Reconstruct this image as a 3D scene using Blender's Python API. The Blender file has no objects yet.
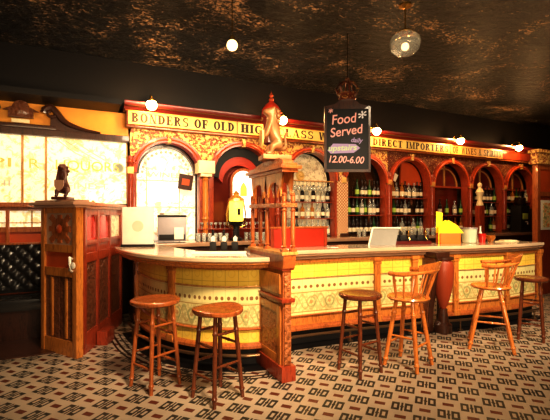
import bpy, bmesh, math, random
from mathutils import Vector, Matrix, Euler
random.seed(7)
C = bpy.context.scene.collection
PI = math.pi
def R(d): return math.radians(d)

# ------------------------------------------------------------------ materials
MATS = {}
class NT:
    """tiny node-expression helper"""
    def __init__(s, name):
        s.m = bpy.data.materials.new(name); s.m.use_nodes = True
        s.t = s.m.node_tree; s.n = s.t.nodes; s.l = s.t.links
        s.b = s.n['Principled BSDF']
        MATS[name] = s.m
    def put(s, inp, v):
        if hasattr(v, 'is_output') : s.l.new(v, inp)
        else: inp.default_value = v
    def math(s, op, a, b=0.0, c=0.0):
        n = s.n.new('ShaderNodeMath'); n.operation = op
        s.put(n.inputs[0], a); s.put(n.inputs[1], b); s.put(n.inputs[2], c)
        return n.outputs[0]
    def add(s, a, b): return s.math('ADD', a, b)
    def sub(s, a, b): return s.math('SUBTRACT', a, b)
    def mul(s, a, b): return s.math('MULTIPLY', a, b)
    def lt(s, a, b): return s.math('LESS_THAN', a, b)
    def gt(s, a, b): return s.math('GREATER_THAN', a, b)
    def mx(s, a, b): return s.math('MAXIMUM', a, b)
    def mn(s, a, b): return s.math('MINIMUM', a, b)
    def ab(s, a): return s.math('ABSOLUTE', a)
    def cell(s, a, size, off=0.0):      # centred fraction in -.5 .. .5
        return s.sub(s.math('FRACT', s.add(s.mul(a, 1/size), .5+off)), .5)
    def coord(s, kind='Object'):
        n = s.n.new('ShaderNodeTexCoord'); return n.outputs[kind]
    def xyz(s, v):
        n = s.n.new('ShaderNodeSeparateXYZ'); s.l.new(v, n.inputs[0]); return n.outputs
    def noise(s, scale, detail=4, vec=None, rough=.6, dist=0):
        n = s.n.new('ShaderNodeTexNoise'); n.inputs['Scale'].default_value = scale
        n.inputs['Detail'].default_value = detail; n.inputs['Roughness'].default_value = rough
        n.inputs['Distortion'].default_value = dist
        s.l.new(vec if vec else s.coord(), n.inputs['Vector']); return n.outputs['Fac']
    def voro(s, scale, vec=None, feature='F1', out='Distance'):
        n = s.n.new('ShaderNodeTexVoronoi'); n.feature = feature; n.inputs['Scale'].default_value = scale
        s.l.new(vec if vec else s.coord(), n.inputs['Vector']); return n.outputs[out]
    def scale(s, vec, sc):
        n = s.n.new('ShaderNodeMapping'); n.inputs['Scale'].default_value = sc
        s.l.new(vec, n.inputs['Vector']); return n.outputs[0]
    def mix(s, f, a, b):
        n = s.n.new('ShaderNodeMix'); n.data_type = 'RGBA'
        s.put(n.inputs['Factor'], f)
        for i, v in ((6, a), (7, b)):
            if isinstance(v, tuple): v = (*v[:3], 1)
            s.put(n.inputs[i], v)
        return n.outputs[2]
    def ramp(s, f, stops):
        n = s.n.new('ShaderNodeValToRGB'); s.l.new(f, n.inputs[0]); e = n.color_ramp.elements
        while len(e) < len(stops): e.new(.5)
        for k, (p, c) in enumerate(stops): e[k].position = p; e[k].color = (*c, 1)
        return n.outputs[0]
    def bump(s, h, strength=.3, dist=.02):
        n = s.n.new('ShaderNodeBump'); n.inputs['Strength'].default_value = strength
        n.inputs['Distance'].default_value = dist; s.l.new(h, n.inputs['Height'])
        s.l.new(n.outputs[0], s.b.inputs['Normal'])
    def fin(s, color=None, rough=.5, metal=0, emit=None, es=0, coat=0, trans=0, ior=1.45, alpha=1):
        if color is not None:
            s.put(s.b.inputs['Base Color'], (*color, 1) if isinstance(color, tuple) else color)
        s.put(s.b.inputs['Roughness'], rough); s.put(s.b.inputs['Metallic'], metal)
        if emit is not None:
            s.put(s.b.inputs['Emission Color'], (*emit, 1) if isinstance(emit, tuple) else emit)
            s.put(s.b.inputs['Emission Strength'], es)
        s.b.inputs['Coat Weight'].default_value = coat
        s.b.inputs['Transmission Weight'].default_value = trans
        s.b.inputs['IOR'].default_value = ior
        s.b.inputs['Alpha'].default_value = alpha
        return s.m

def wood(name, dark, light, rough=.3, sc=(6, 6, 1.2), coat=.4):
    t = NT(name); v = t.scale(t.coord(), sc)
    f = t.noise(5, 6, v, .65, 1.5)
    c = t.ramp(f, [(.3, dark), (.55, light), (.75, tuple(x*.8 for x in light))])
    t.bump(f, .15, .01)
    return t.fin(c, rough, coat=coat)
def plain(name, col, rough=.5, metal=0, var=.12, coat=0, **k):
    t = NT(name); f = t.noise(9, 3)
    c = t.mix(f, tuple(x*(1-var) for x in col), tuple(min(1, x*(1+var)) for x in col))
    return t.fin(c, rough, metal, coat=coat, **k)

wood('wood_bar', (.20, .045, .012), (.48, .14, .035), .3)
wood('wood_orange', (.30, .08, .018), (.64, .24, .05), .28)
wood('wood_red', (.16, .022, .008), (.38, .06, .02), .3)
wood('wood_dark', (.02, .007, .004), (.07, .022, .01), .35)
wood('wood_stool', (.16, .035, .010), (.42, .12, .03), .25)
wood('wood_stool_dark', (.05, .013, .006), (.19, .05, .016), .25)
wood('wood_chair', (.38, .10, .02), (.70, .24, .05), .25)
wood('wood_gold', (.34, .14, .04), (.68, .36, .11), .35)
plain('red_paint', (.42, .035, .015), .35, coat=.3)
plain('dark_red', (.12, .012, .008), .3, coat=.4)
plain('rust_red', (.55, .09, .02), .35, coat=.3)
plain('black', (.008, .005, .004), .55)
plain('gold', (.85, .52, .14), .32, .7)
plain('gilt', (.80, .55, .20), .4, .2)
plain('cream', (.85, .75, .48), .45)
plain('white', (.85, .80, .68), .5)
plain('grey_steel', (.36, .32, .33), .4, .3)
plain('pale_grey', (.30, .28, .25), .5)
plain('yellow_card', (.95, .72, .02), .5, emit=(.95, .65, .02), es=.25)
plain('orange_card', (.80, .20, .03), .5)
plain('green_label', (.45, .65, .12), .5)
plain('brass', (.55, .35, .10), .25, .9)
plain('foot_metal', (.25, .15, .08), .3, .8)
plain('chalk_board', (.015, .014, .016), .6)
plain('chalk_pink', (.85, .45, .42), .7, emit=(.8, .40, .36), es=.12)
plain('chalk_white', (.8, .78, .8), .7, emit=(.8, .75, .8), es=.1)
plain('chalk_green', (.55, .68, .42), .7, emit=(.5, .6, .35), es=.1)
plain('chalk_violet', (.42, .32, .55), .7, emit=(.4, .3, .5), es=.1)
plain('sign_letter', (.05, .015, .005), .5)
plain('sign_yellow', (.74, .60, .20), .4)
plain('sign_amber', (.62, .38, .12), .4)
plain('amber_wall', (.85, .36, .05), .5)
plain('tuft_leather', (.03, .026, .024), .22, coat=.6)
plain('dark_wall', (.012, .004, .003), .7)
plain('floor_edge', (.03, .012, .008), .4)
plain('statue_dark', (.10, .03, .018), .3, coat=.3)
plain('statue_gold', (.42, .20, .08), .4, .2)
plain('stone_cap', (.50, .28, .18), .4)

def glass(name, col, rough=.05, alpha=1, trans=.9):
    t = NT(name); f = t.noise(3, 2)
    c = t.mix(f, tuple(x*.9 for x in col), col)
    return t.fin(c, rough, trans=trans, ior=1.45, alpha=alpha)
glass('glass_clear', (.93, .95, .9), trans=.75)
glass('glass_amber', (.75, .30, .05), trans=.6)
glass('glass_green', (.03, .10, .03), trans=.3)
glass('glass_dark', (.03, .015, .01), trans=.2)
plain('glass_red', (.55, .03, .02), .1, coat=.5)
plain('bottle_label', (.85, .78, .58), .6)

# bulbs
t = NT('bulb_glow'); t.fin((1, .8, .5), .4, emit=(1.0, .62, .22), es=38)
t = NT('bulb_soft'); t.fin((1, .8, .5), .4, emit=(1.0, .72, .36), es=2.2)
t = NT('font_glow'); f = t.noise(14, 2); t.fin((.9, .7, .1), .4, emit=t.mix(f, (1, .72, .05), (1, .85, .22)), es=1.3)

# yellow glazed tile: uses UV (metres along, height)
def tile_mat(name, kind):
    t = NT(name); u, v, _ = t.xyz(t.coord('UV'))[:3]
    j = t.mx(t.gt(t.ab(t.cell(u, .155)), .478), t.gt(t.ab(t.cell(v, .155 if kind != 'cream' else .14, .1)), .482))
    nz = t.noise(6, 4)
    if kind == 'yellow':
        base = t.mix(nz, (.84, .56, .06), (.97, .76, .17))
        cu = t.cell(u, .155); cv = t.cell(v, .155, .1)
        d = t.math('SQRT', t.add(t.mul(cu, cu), t.mul(cv, cv)))
        ring = t.lt(t.ab(t.sub(d, .25)), .03)
        base = t.mix(t.mul(ring, .3), base, (.62, .36, .03))
        base = t.mix(t.mul(j, .6), base, (.40, .20, .03))
        t.bump(ring, .3, .006)
    else:
        base = t.mix(nz, (.76, .64, .27), (.92, .82, .42))
        # upper strip of paired rosettes
        cu = t.cell(u, .155); vv = t.sub(v, .665)
        w = t.ab(cu); e = t.mul(t.sub(w, .23), .155)
        d = t.math('SQRT', t.add(t.mul(e, e), t.mul(vv, vv)))
        ros = t.lt(d, .020)
        base = t.mix(ros, base, (.30, .16, .06))
        # scroll band
        ph = t.mul(u, 2*PI/.24)
        s1 = t.mul(t.math('SINE', ph), .085)
        l1 = t.lt(t.ab(t.sub(t.sub(v, .485), s1)), .016)
        s2 = t.mul(t.math('SINE', t.add(ph, 2.1)), .075)
        l2 = t.lt(t.ab(t.sub(t.sub(v, .485), s2)), .010)
        c2 = t.mul(t.cell(u, .24, .25), .24); vd = t.sub(v, .485)
        d2 = t.math('SQRT', t.add(t.mul(c2, c2), t.mul(vd, vd)))
        rr = t.lt(t.ab(t.sub(d2, .055)), .010); dot = t.lt(d2, .022)
        band = t.lt(t.ab(vd), .115)
        wash = t.mul(t.mul(band, t.gt(t.noise(26, 3), .5)), .5)
        base = t.mix(wash, base, (.52, .42, .16))
        base = t.mix(t.mul(l1, .55), base, (.36, .36, .14))
        base = t.mix(t.mul(l2, .55), base, (.55, .28, .08))
        base = t.mix(t.mul(rr, .6), base, (.32, .34, .14))
        base = t.mix(t.mul(dot, .6), base, (.55, .22, .07))
        base = t.mix(t.mul(j, .35), base, (.40, .26, .1))
        edge = t.mx(t.lt(t.ab(t.sub(v, .60)), .006), t.lt(t.ab(t.sub(v, .375)), .006))
        base = t.mix(t.mul(edge, .8), base, (.42, .24, .06))
        t.bump(t.mx(l1, t.mx(rr, ros)), .4, .006)
    return t.fin(base, .14, coat=.6)
tile_mat('tile_yellow', 'yellow'); tile_mat('tile_cream', 'cream')

# floor
t = NT('floor_mosaic'); x, y, _ = t.xyz(t.coord())[:3]
ca, sa = math.cos(R(48)), math.sin(R(48)); S = .168
U = t.mul(t.sub(t.mul(x, ca), t.mul(y, sa)), 1/S); V = t.mul(t.add(t.mul(x, sa), t.mul(y, ca)), 1/S)
par = t.math('FLOORED_MODULO', t.add(t.math('FLOOR', U), t.math('FLOOR', V)), 2.0)
par = t.gt(par, .5)
u, v = t.ab(t.sub(t.math('FRACT', U), .5)), t.ab(t.sub(t.math('FRACT', V), .5))
su = t.ab(t.sub(u, .29))
sq = t.sub(t.mul(t.lt(su, .175), t.lt(v, .40)), t.mul(t.lt(su, .070), t.lt(v, .19)))
bar = t.mul(t.lt(u, .045), t.lt(v, .42))
dia = t.lt(t.add(t.mul(u, 1/.10), t.mul(v, 1/.17)), 1)
blk = t.mul(par, t.mx(sq, t.mx(bar, dia)))
rect = t.mul(t.sub(1, par), t.mul(t.lt(u, .24), t.lt(v, .15)))
nz = t.noise(1.3, 5); nf = t.noise(40, 3)
base = t.mix(nz, (.26, .19, .135), (.60, .48, .36))
base = t.mix(t.mul(nf, .25), base, (.50, .36, .22))
base = t.mix(rect, base, (.13, .028, .012))
base = t.mix(t.mul(blk, .96), base, (.018, .015, .010))
t.bump(nf, .06, .004)
t.fin(base, t.add(.38, t.mul(nf, .2)))

# ceiling: embossed dark lincrusta, light glints painted in as gold flecks
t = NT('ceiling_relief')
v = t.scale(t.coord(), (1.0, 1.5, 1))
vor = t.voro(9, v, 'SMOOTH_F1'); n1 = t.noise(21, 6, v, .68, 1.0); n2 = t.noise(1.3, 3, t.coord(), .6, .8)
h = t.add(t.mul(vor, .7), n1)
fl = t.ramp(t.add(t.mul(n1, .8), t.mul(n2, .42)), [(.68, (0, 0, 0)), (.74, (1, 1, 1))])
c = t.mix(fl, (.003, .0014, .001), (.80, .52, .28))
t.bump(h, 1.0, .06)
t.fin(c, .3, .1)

# spandrel mosaic gilt ornament on red
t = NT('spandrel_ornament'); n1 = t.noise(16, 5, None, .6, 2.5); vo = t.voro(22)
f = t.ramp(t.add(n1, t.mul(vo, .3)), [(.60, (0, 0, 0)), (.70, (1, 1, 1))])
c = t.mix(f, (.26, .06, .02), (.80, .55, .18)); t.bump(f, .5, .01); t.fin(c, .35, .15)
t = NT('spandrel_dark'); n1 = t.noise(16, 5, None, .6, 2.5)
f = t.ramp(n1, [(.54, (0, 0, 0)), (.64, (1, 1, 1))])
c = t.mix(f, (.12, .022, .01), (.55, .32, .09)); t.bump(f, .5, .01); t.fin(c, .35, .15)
# carved ornament
t = NT('carved_wood'); n1 = t.voro(26, None, 'SMOOTH_F1'); n2 = t.noise(20, 4, None, .6, 2)
c = t.mix(n2, (.30, .07, .02), (.62, .24, .07)); t.bump(t.add(n1, n2), .9, .03); t.fin(c, .35, coat=.3)
t = NT('carved_dark'); n1 = t.voro(22, None, 'SMOOTH_F1'); n2 = t.noise(20, 4, None, .6, 2)
c = t.mix(n2, (.06, .018, .01), (.30, .10, .035)); t.bump(t.add(n1, n2), .9, .03); t.fin(c, .35, coat=.3)
t = NT('column_tile'); p = t.coord(); x, y, z = t.xyz(p)[:3]
a = t.cell(t.add(t.mul(x, 1.0), z), .06); b = t.cell(t.sub(t.mul(x, 1.0), z), .06)
g = t.mx(t.gt(t.ab(a), .36), t.gt(t.ab(b), .36))
t.fin(t.mix(g, (.75, .62, .38), (.42, .09, .03)), .3, coat=.3)

# etched glass screens lit from the room behind them; mirrors glow in place of bright reflections
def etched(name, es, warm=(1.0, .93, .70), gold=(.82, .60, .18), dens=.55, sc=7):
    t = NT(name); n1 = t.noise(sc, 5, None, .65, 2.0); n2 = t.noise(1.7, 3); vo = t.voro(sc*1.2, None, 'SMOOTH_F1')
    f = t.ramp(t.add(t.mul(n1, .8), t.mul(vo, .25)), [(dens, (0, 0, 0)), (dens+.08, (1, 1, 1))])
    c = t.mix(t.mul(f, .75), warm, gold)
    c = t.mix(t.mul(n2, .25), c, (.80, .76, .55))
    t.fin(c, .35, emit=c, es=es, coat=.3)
etched('etched_screen', .60, (1.0, .90, .62), (.62, .42, .10), .50, 8); etched('etched_bright', .62, (1, .90, .70), (.50, .34, .15), .52, 9)
etched('etched_white', 1.05, (1, .97, .90), (.9, .82, .6), .75, 8)
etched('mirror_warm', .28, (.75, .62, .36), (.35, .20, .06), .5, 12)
t = NT('mirror_dark'); n1 = t.noise(5, 4); t.fin(t.mix(n1, (.10, .03, .015), (.30, .15, .06)), .08, .8)
t = NT('mirror_red'); n1 = t.noise(3, 3); t.fin(t.mix(n1, (.10, .012, .006), (.24, .03, .014)), .2, .3)
plain('etch_gold', (.70, .50, .12), .4, emit=(.62, .46, .10), es=.5)
plain('etch_grey', (.55, .50, .36), .5, emit=(.5, .44, .28), es=.5)
t = NT('picture_print'); p = t.coord(); n1 = t.noise(14, 3); t.fin(t.ramp(n1, [(.4, (.75, .22, .04)), (.52, (.9, .75, .4)), (.62, (.35, .30, .12))]), .4)
wood('plank_floor', (.02, .008, .005), (.09, .03, .015), .35, (1, 14, 1))

plain('sunburst_cream', (.55, .36, .24), .5)
plain('belly_red', (.30, .05, .015), .4)
plain('seal_pink', (.78, .60, .46), .5)
# ------------------------------------------------------------------ mesh helpers
class MB:
    def __init__(s): s.bm = bmesh.new(); s.uv = s.bm.loops.layers.uv.new('UVMap')
    def box(s, c, d, rz=0, bev=0, rot=None):
        M = Matrix.Translation(c) @ (Matrix.Rotation(rz, 4, 'Z') if rot is None else rot.to_matrix().to_4x4()) @ Matrix.Diagonal((*d, 1))
        r = bmesh.ops.create_cube(s.bm, size=1, matrix=M)
        if bev:
            es = list({e for v in r['verts'] for e in v.link_edges})
            bmesh.ops.bevel(s.bm, geom=es, offset=bev, segments=2, affect='EDGES', profile=.7)
        return s
    def bx(s, x0, x1, y0, y1, z0, z1, bev=0):
        return s.box(((x0+x1)/2, (y0+y1)/2, (z0+z1)/2), (abs(x1-x0), abs(y1-y0), abs(z1-z0)), bev=bev)
    def lathe(s, prof, p0=(0, 0, 0), axis=(0, 0, 1), n=20, a0=0, a1=2*PI):
        ax = Vector(axis).normalized(); q = Vector((0, 0, 1)).rotation_difference(ax).to_matrix().to_4x4()
        M = Matrix.Translation(p0) @ q; rings = []
        full = abs(a1-a0-2*PI) < 1e-6; k = n if full else n+1
        for r, z in prof:
            rings.append([s.bm.verts.new(M @ Vector((r*math.cos(a0+(a1-a0)*i/n), r*math.sin(a0+(a1-a0)*i/n), z))) for i in range(k)])
        for a, b in zip(rings, rings[1:]):
            for i in range(n):
                j = (i+1) % k
                try: s.bm.faces.new((a[i], a[j], b[j], b[i]))
                except ValueError: pass
        if full:
            if prof[0][0] > 1e-5: s.bm.faces.new(list(reversed(rings[0])))
            if prof[-1][0] > 1e-5: s.bm.faces.new(rings[-1])
        return s
    def tube(s, pts, r, n=8, closed=False):
        pts = [Vector(p) for p in pts]; rings = []; N = len(pts)
        rr = r if isinstance(r, (list, tuple)) else [r]*N
        up = Vector((0, 0, 1))
        for i, p in enumerate(pts):
            if closed: d = pts[(i+1) % N] - pts[i-1]
            else: d = pts[min(i+1, N-1)] - pts[max(i-1, 0)]
            d.normalize()
            ref = up if abs(d.z) < .95 else Vector((1, 0, 0))
            a = d.cross(ref).normalized(); b = d.cross(a).normalized()
            rings.append([s.bm.verts.new(p + rr[i]*(math.cos(2*PI*k/n)*a + math.sin(2*PI*k/n)*b)) for k in range(n)])
        prs = list(zip(rings, rings[1:])) + ([(rings[-1], rings[0])] if closed else [])
        for A_, B_ in prs:
            for k in range(n):
                s.bm.faces.new((A_[k], A_[(k+1) % n], B_[(k+1) % n], B_[k]))
        if not closed: s.bm.faces.new(rings[0]); s.bm.faces.new(rings[-1])
        return s
    def turned(s, p0, p1, r, beads=((.12, 1.25), (.5, 1.3), (.85, 1.2)), n=12, taper=.8, steps=40):
        p0, p1 = Vector(p0), Vector(p1); L = (p1-p0).length; prof = []
        for i in range(steps+1):
            f = i/steps; rad = r*(taper + (1-taper)*math.sin(PI*min(1, max(0, f))))
            for b, k in beads: rad = max(rad, r*k*math.exp(-((f-b)/.018)**2)) if abs(f-b) < .05 else rad
            prof.append((rad, f*L))
        return s.lathe(prof, p0, p1-p0, n)
    def prism(s, pts, axis, a0, a1):
        """extrude a 2-D outline; axis 'y': pts are (x,z); 'x': (y,z); 'z': (x,y)"""
        def P(u, v, w): return {'y': (u, w, v), 'x': (w, u, v), 'z': (u, v, w)}[axis]
        A_ = [s.bm.verts.new(P(u, v, a0)) for u, v in pts]; B_ = [s.bm.verts.new(P(u, v, a1)) for u, v in pts]
        s.bm.faces.new(A_); s.bm.faces.new(B_)
        for i in range(len(pts)):
            j = (i+1) % len(pts); s.bm.faces.new((A_[i], A_[j], B_[j], B_[i]))
        return s
    def strip(s, outer, inner, y0, y1):
        """arch-like band between two matching polylines in xz, extruded y0..y1"""
        n = len(outer); V = [[s.bm.verts.new((p[0], y, p[1])) for p in L] for y in (y0, y1) for L in (outer, inner)]
        o0, i0, o1, i1 = V
        for k in range(n-1):
            s.bm.faces.new((o0[k], o0[k+1], i0[k+1], i0[k])); s.bm.faces.new((o1[k], i1[k], i1[k+1], o1[k+1]))
            s.bm.faces.new((o0[k], o1[k], o1[k+1], o0[k+1])); s.bm.faces.new((i0[k], i0[k+1], i1[k+1], i1[k]))
        s.bm.faces.new((o0[0], i0[0], i1[0], o1[0])); s.bm.faces.new((o0[-1], o1[-1], i1[-1], i0[-1]))
        return s
    def sweep(s, path, prof, closed=True, caps=True):
        """prof: (outward offset, z). outward of direction d is (dy,-dx)"""
        P = [Vector(p) for p in path]; N = len(P); nm = []; L = [0]
        for i in range(N):
            d0 = (P[i]-P[max(i-1, 0)]); d1 = (P[min(i+1, N-1)]-P[i])
            if d0.length < 1e-9: d0 = d1
            if d1.length < 1e-9: d1 = d0
            d0.normalize(); d1.normalize()
            n0, n1 = Vector((d0.y, -d0.x)), Vector((d1.y, -d1.x)); m = (n0+n1).normalized()
            nm.append(m/max(.4, m.dot(n1)))
            if i: L.append(L[-1]+(P[i]-P[i-1]).length)
        rings = [[s.bm.verts.new((*(P[i]+nm[i]*o), z)) for o, z in prof] for i in range(N)]
        k = len(prof)
        for i in range(N-1):
            for j in range(k if closed else k-1):
                j2 = (j+1) % k
                f = s.bm.faces.new((rings[i][j], rings[i+1][j], rings[i+1][j2], rings[i][j2]))
                for lp, (uu, vv) in zip(f.loops, ((L[i], prof[j][1]), (L[i+1], prof[j][1]), (L[i+1], prof[j2][1]), (L[i], prof[j2][1]))):
                    lp[s.uv].uv = (uu, vv)
        if closed and caps: s.bm.faces.new(rings[0]); s.bm.faces.new(list(reversed(rings[-1])))
        return s
    def sphere(s, c, r, sc=(1, 1, 1), u=16, v=10):
        M = Matrix.Translation(c) @ Matrix.Diagonal((*sc, 1))
        bmesh.ops.create_uvsphere(s.bm, u_segments=u, v_segments=v, radius=r, matrix=M); return s

def fin_mesh(name, mb, mat, smooth=None):
    bmesh.ops.remove_doubles(mb.bm, verts=mb.bm.verts, dist=1e-6)
    bmesh.ops.recalc_face_normals(mb.bm, faces=mb.bm.faces)
    me = bpy.data.meshes.new(name); mb.bm.to_mesh(me); mb.bm.free()
    me.materials.append(MATS[mat] if isinstance(mat, str) else mat)
    if smooth is not None:
        for p in me.polygons: p.use_smooth = True
        me.set_sharp_from_angle(angle=R(smooth))
    return me
def obj(name, mb, mat, parent=None, loc=None, smooth=35, label=None, rz=0):
    me = fin_mesh(name, mb, mat, smooth)
    o = bpy.data.objects.new(name, me); C.objects.link(o)
    if parent: o.parent = parent
    if loc is not None: o.location = loc
    if rz: o.rotation_euler = (0, 0, rz)
    if label: o['label'] = label
    return o
def tag(o, label, cat, group=None, kind=None):
    o['label'] = label; o['category'] = cat
    if group: o['group'] = group
    if kind: o['kind'] = kind
    return o
def thing(name, label, cat, loc=(0, 0, 0), rz=0, group=None):
    o = bpy.data.objects.new(name, None); C.objects.link(o); o.empty_display_size = .1
    o.location = loc; o.rotation_euler = (0, 0, rz)
    return tag(o, label, cat, group)
def struct(name, mb, mat, parent=None, smooth=None, label=None):
    o = obj(name, mb, mat, parent, smooth=smooth)
    o['kind'] = 'structure'
    if label: o['label'] = label
    return o
def dup(root, loc, rz=0, label=None, group=None, sc=None):
    r = root.copy(); C.objects.link(r); r.location = loc; r.rotation_euler = (0, 0, rz)
    if sc: r.scale = (sc, sc, sc)
    if label: r['label'] = label
    if group: r['group'] = group
    for ch in list(root.children):
        c = ch.copy(); C.objects.link(c); c.parent = r
        for g in ch.children:
            d = g.copy(); C.objects.link(d); d.parent = c
    return r
def text(name, s, size, mat, parent, loc, rot=(PI/2, 0, 0), depth=.004, width=None, bold=0.0, shear=0, align='CENTER', serif=False):
    cu = bpy.data.curves.new(name, 'FONT'); cu.body = s; cu.size = size; cu.extrude = depth
    cu.align_x = align; cu.align_y = 'CENTER'; cu.offset = bold; cu.shear = shear
    o = bpy.data.objects.new('tmp', cu); C.objects.link(o)
    bpy.context.view_layer.update()
    me = bpy.data.meshes.new_from_object(o.evaluated_get(bpy.context.evaluated_depsgraph_get()))
    bpy.data.objects.remove(o); bpy.data.curves.remove(cu)
    me.materials.clear(); me.materials.append(MATS[mat]); me.name = name
    if width:
        xs = [v.co.x for v in me.vertices]; w = max(xs)-min(xs); c = (max(xs)+min(xs))/2
        for v in me.vertices: v.co.x = (v.co.x-c)*width/w
    if serif:   # slab serifs on top and bottom of every upright glyph island
        pass
    ob = bpy.data.objects.new(name, me); C.objects.link(ob)
    ob.parent = parent; ob.location = loc; ob.rotation_euler = rot
    return ob
SER = .10
def glyph(ch):
    """quads of a fat slab-serif capital in a unit-high cell; returns (list of polygons, width)"""
    G = []
    def rect(x0, x1, z0, z1): G.append([(x0, z0), (x1, z0), (x1, z1), (x0, z1)])
    def stem(x, w=.20, z0=0, z1=1, a=1, b=1):
        w = w*1.35 if w > .15 else w
        rect(x-w/2, x+w/2, z0, z1)
        if a: rect(x-w/2-.08, x+w/2+.08, z0, z0+SER)
        if b: rect(x-w/2-.08, x+w/2+.08, z1-SER, z1)
    def diag(x0, z0, x1, z1, w): G.append([(x0-w/2, z0), (x0+w/2, z0), (x1+w/2, z1), (x1-w/2, z1)])
    def bow(cx, cz, rx, rz, a0, a1, w=.26, t=.12, n=12):
        for k in range(n):
            p = []
            for a in (a0+(a1-a0)*k/n, a0+(a1-a0)*(k+1)/n):
                a = R(a); p.append(((cx+rx*math.cos(a), cz+rz*math.sin(a)), (cx+(rx-w)*math.cos(a), cz+(rz-t)*math.sin(a))))
            G.append([p[0][0], p[1][0], p[1][1], p[0][1]])
    W = .74
    if ch == 'I': stem(.19); W = .38
    elif ch == 'L': stem(.2); rect(.1, .66, 0, .08); rect(.58, .66, 0, .28); W = .72
    elif ch == 'H': stem(.2); stem(.64); rect(.2, .64, .46, .55); W = .84
    elif ch == 'N': stem(.17, .09); stem(.68, .09); diag(.62, 0, .20, 1, .22); W = .84
    elif ch == 'M': stem(.17, .09); stem(.85, .18); diag(.46, 0, .19, 1, .18); diag(.46, 0, .80, 1, .08); W = 1.04
    elif ch == 'O': bow(.42, .5, .40, .5, 0, 360, n=24); W = .84
    elif ch in 'CG':
        bow(.42, .5, .40, .5, 50, 310, n=20); rect(.66, .74, .66, .95)
        if ch == 'G': stem(.66, .18, .04, .45, 0, 1); W = .86
        else: rect(.66, .72, .1, .25); W = .80
    elif ch == 'D': stem(.2); bow(.25, .5, .52, .5, -90, 90, n=16); W = .82
    elif ch in 'BPR':
        stem(.2); bow(.3, .735, .38, .265, -90, 90); rect(.2, .32, .93, 1); rect(.2, .32, .47, .545)
        if ch == 'B': bow(.3, .265, .42, .265, -90, 90); rect(.2, .32, 0, .07); W = .78
        elif ch == 'R': diag(.66, 0, .42, .5, .2); rect(.54, .80, 0, SER); W = .84
    elif ch in 'EF':
        stem(.2); rect(.2, .64, .88, 1); rect(.55, .64, .68, 1); rect(.2, .5, .44, .56); rect(.45, .53, .34, .66)
        if ch == 'E': rect(.2, .68, 0, .12); rect(.58, .68, 0, .32)
        W = .74
    elif ch == 'T': stem(.38, .2, b=0); rect(.04, .72, .92, 1); rect(.04, .11, .70, 1); rect(.65, .72, .70, 1); W = .78
    elif ch == 'S':
        bow(.36, .73, .30, .27, 40, 270, .16); bow(.36, .27, .32, .27, -130, 90, .16); rect(.55, .62, .68, .98); rect(.05, .12, .02, .32); W = .72
    elif ch == 'A': diag(.14, 0, .42, 1, .08); diag(.68, 0, .42, 1, .2); rect(.22, .6, .27, .35); rect(.02, .26, 0, SER); rect(.54, .84, 0, SER); W = .86
    elif ch == 'W': diag(.34, 0, .16, 1, .2); diag(.34, 0, .56, 1, .08); diag(.78, 0, .56, 1, .2); diag(.78, 0, .98, 1, .08); rect(.02, .30, 1-SER, 1); rect(.88, 1.1, 1-SER, 1); rect(.44, .68, 1-SER, 1); W = 1.12
    elif ch == 'K': stem(.2); diag(.3, .42, .66, 1, .09); diag(.7, 0, .42, .58, .2); rect(.56, .84, 0, SER); rect(.52, .8, 1-SER, 1); W = .86
    elif ch == '&': bow(.36, .76, .22, .24, 0, 360, .12); bow(.34, .26, .32, .28, 0, 360, .16); diag(.74, 0, .28, .7, .14); W = .84
    elif ch == ' ': W = .42
    return G, W
def slab_text(s_, width, height, mat, parent, loc, name='lettering'):
    m = MB(); x = 0; L = []
    for ch in s_:
        G, W = glyph(ch); L.append((x, G)); x += W+.10
    k = width/(x-.10)
    for x0, G in L:
        for q, poly in enumerate(G):
            yy = -.004-.00002*q
            m.bm.faces.new([m.bm.verts.new((-width/2+(x0+px)*k, yy, (pz-.5)*height)) for px, pz in poly])
    bmesh.ops.solidify
    o = obj(name, m, mat, parent, loc, None); return o
def crom(P, n=8):
    P = [Vector(p) for p in P]; out = []
    Q = [2*P[0]-P[1]] + P + [2*P[-1]-P[-2]]
    for i in range(1, len(Q)-2):
        a, b, c, d = Q[i-1:i+3]
        for k in range(n):
            t_ = k/n
            out.append(.5*((2*b)+(c-a)*t_+(2*a-5*b+4*c-d)*t_**2+(3*b-a-3*c+d)*t_**3))
    out.append(P[-1]); return [tuple(p) for p in out]

# ------------------------------------------------------------------ room shell
CEIL = 3.78; WY = 6.45
struct('floor', MB().bx(-4, 12, -3, 7, -.1, 0), 'floor_mosaic')
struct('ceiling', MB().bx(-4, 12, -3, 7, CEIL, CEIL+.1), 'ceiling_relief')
struct('wall_back', MB().bx(-4, 12, WY, WY+.2, 0, CEIL), 'dark_wall')
struct('wall_left', MB().bx(-4.1, -4, -3, 7, 0, CEIL), 'dark_wall')
struct('wall_right', MB().bx(12, 12.1, -3, 7, 0, CEIL), 'dark_wall')
struct('wall_front', MB().bx(-4, 12, -3.1, -3, 0, CEIL), 'dark_wall')

# ------------------------------------------------------------------ bar counter
NL = crom([(.39, 5.42), (.40, 5.20), (.47, 4.66), (.62, 4.20), (.85, 3.84), (1.10, 3.62), (1.38, 3.47), (1.52, 3.43)], 6) + [(1.615, 3.42)]
NA = [(1.77, 3.93), (2.4, 3.90), (3.1, 3.84), (4.08, 3.70)]
NB = crom([(4.08, 3.70), (4.4, 3.61), (5.0, 3.53), (5.6, 3.50), (6.12, 3.54)], 5)

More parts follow.
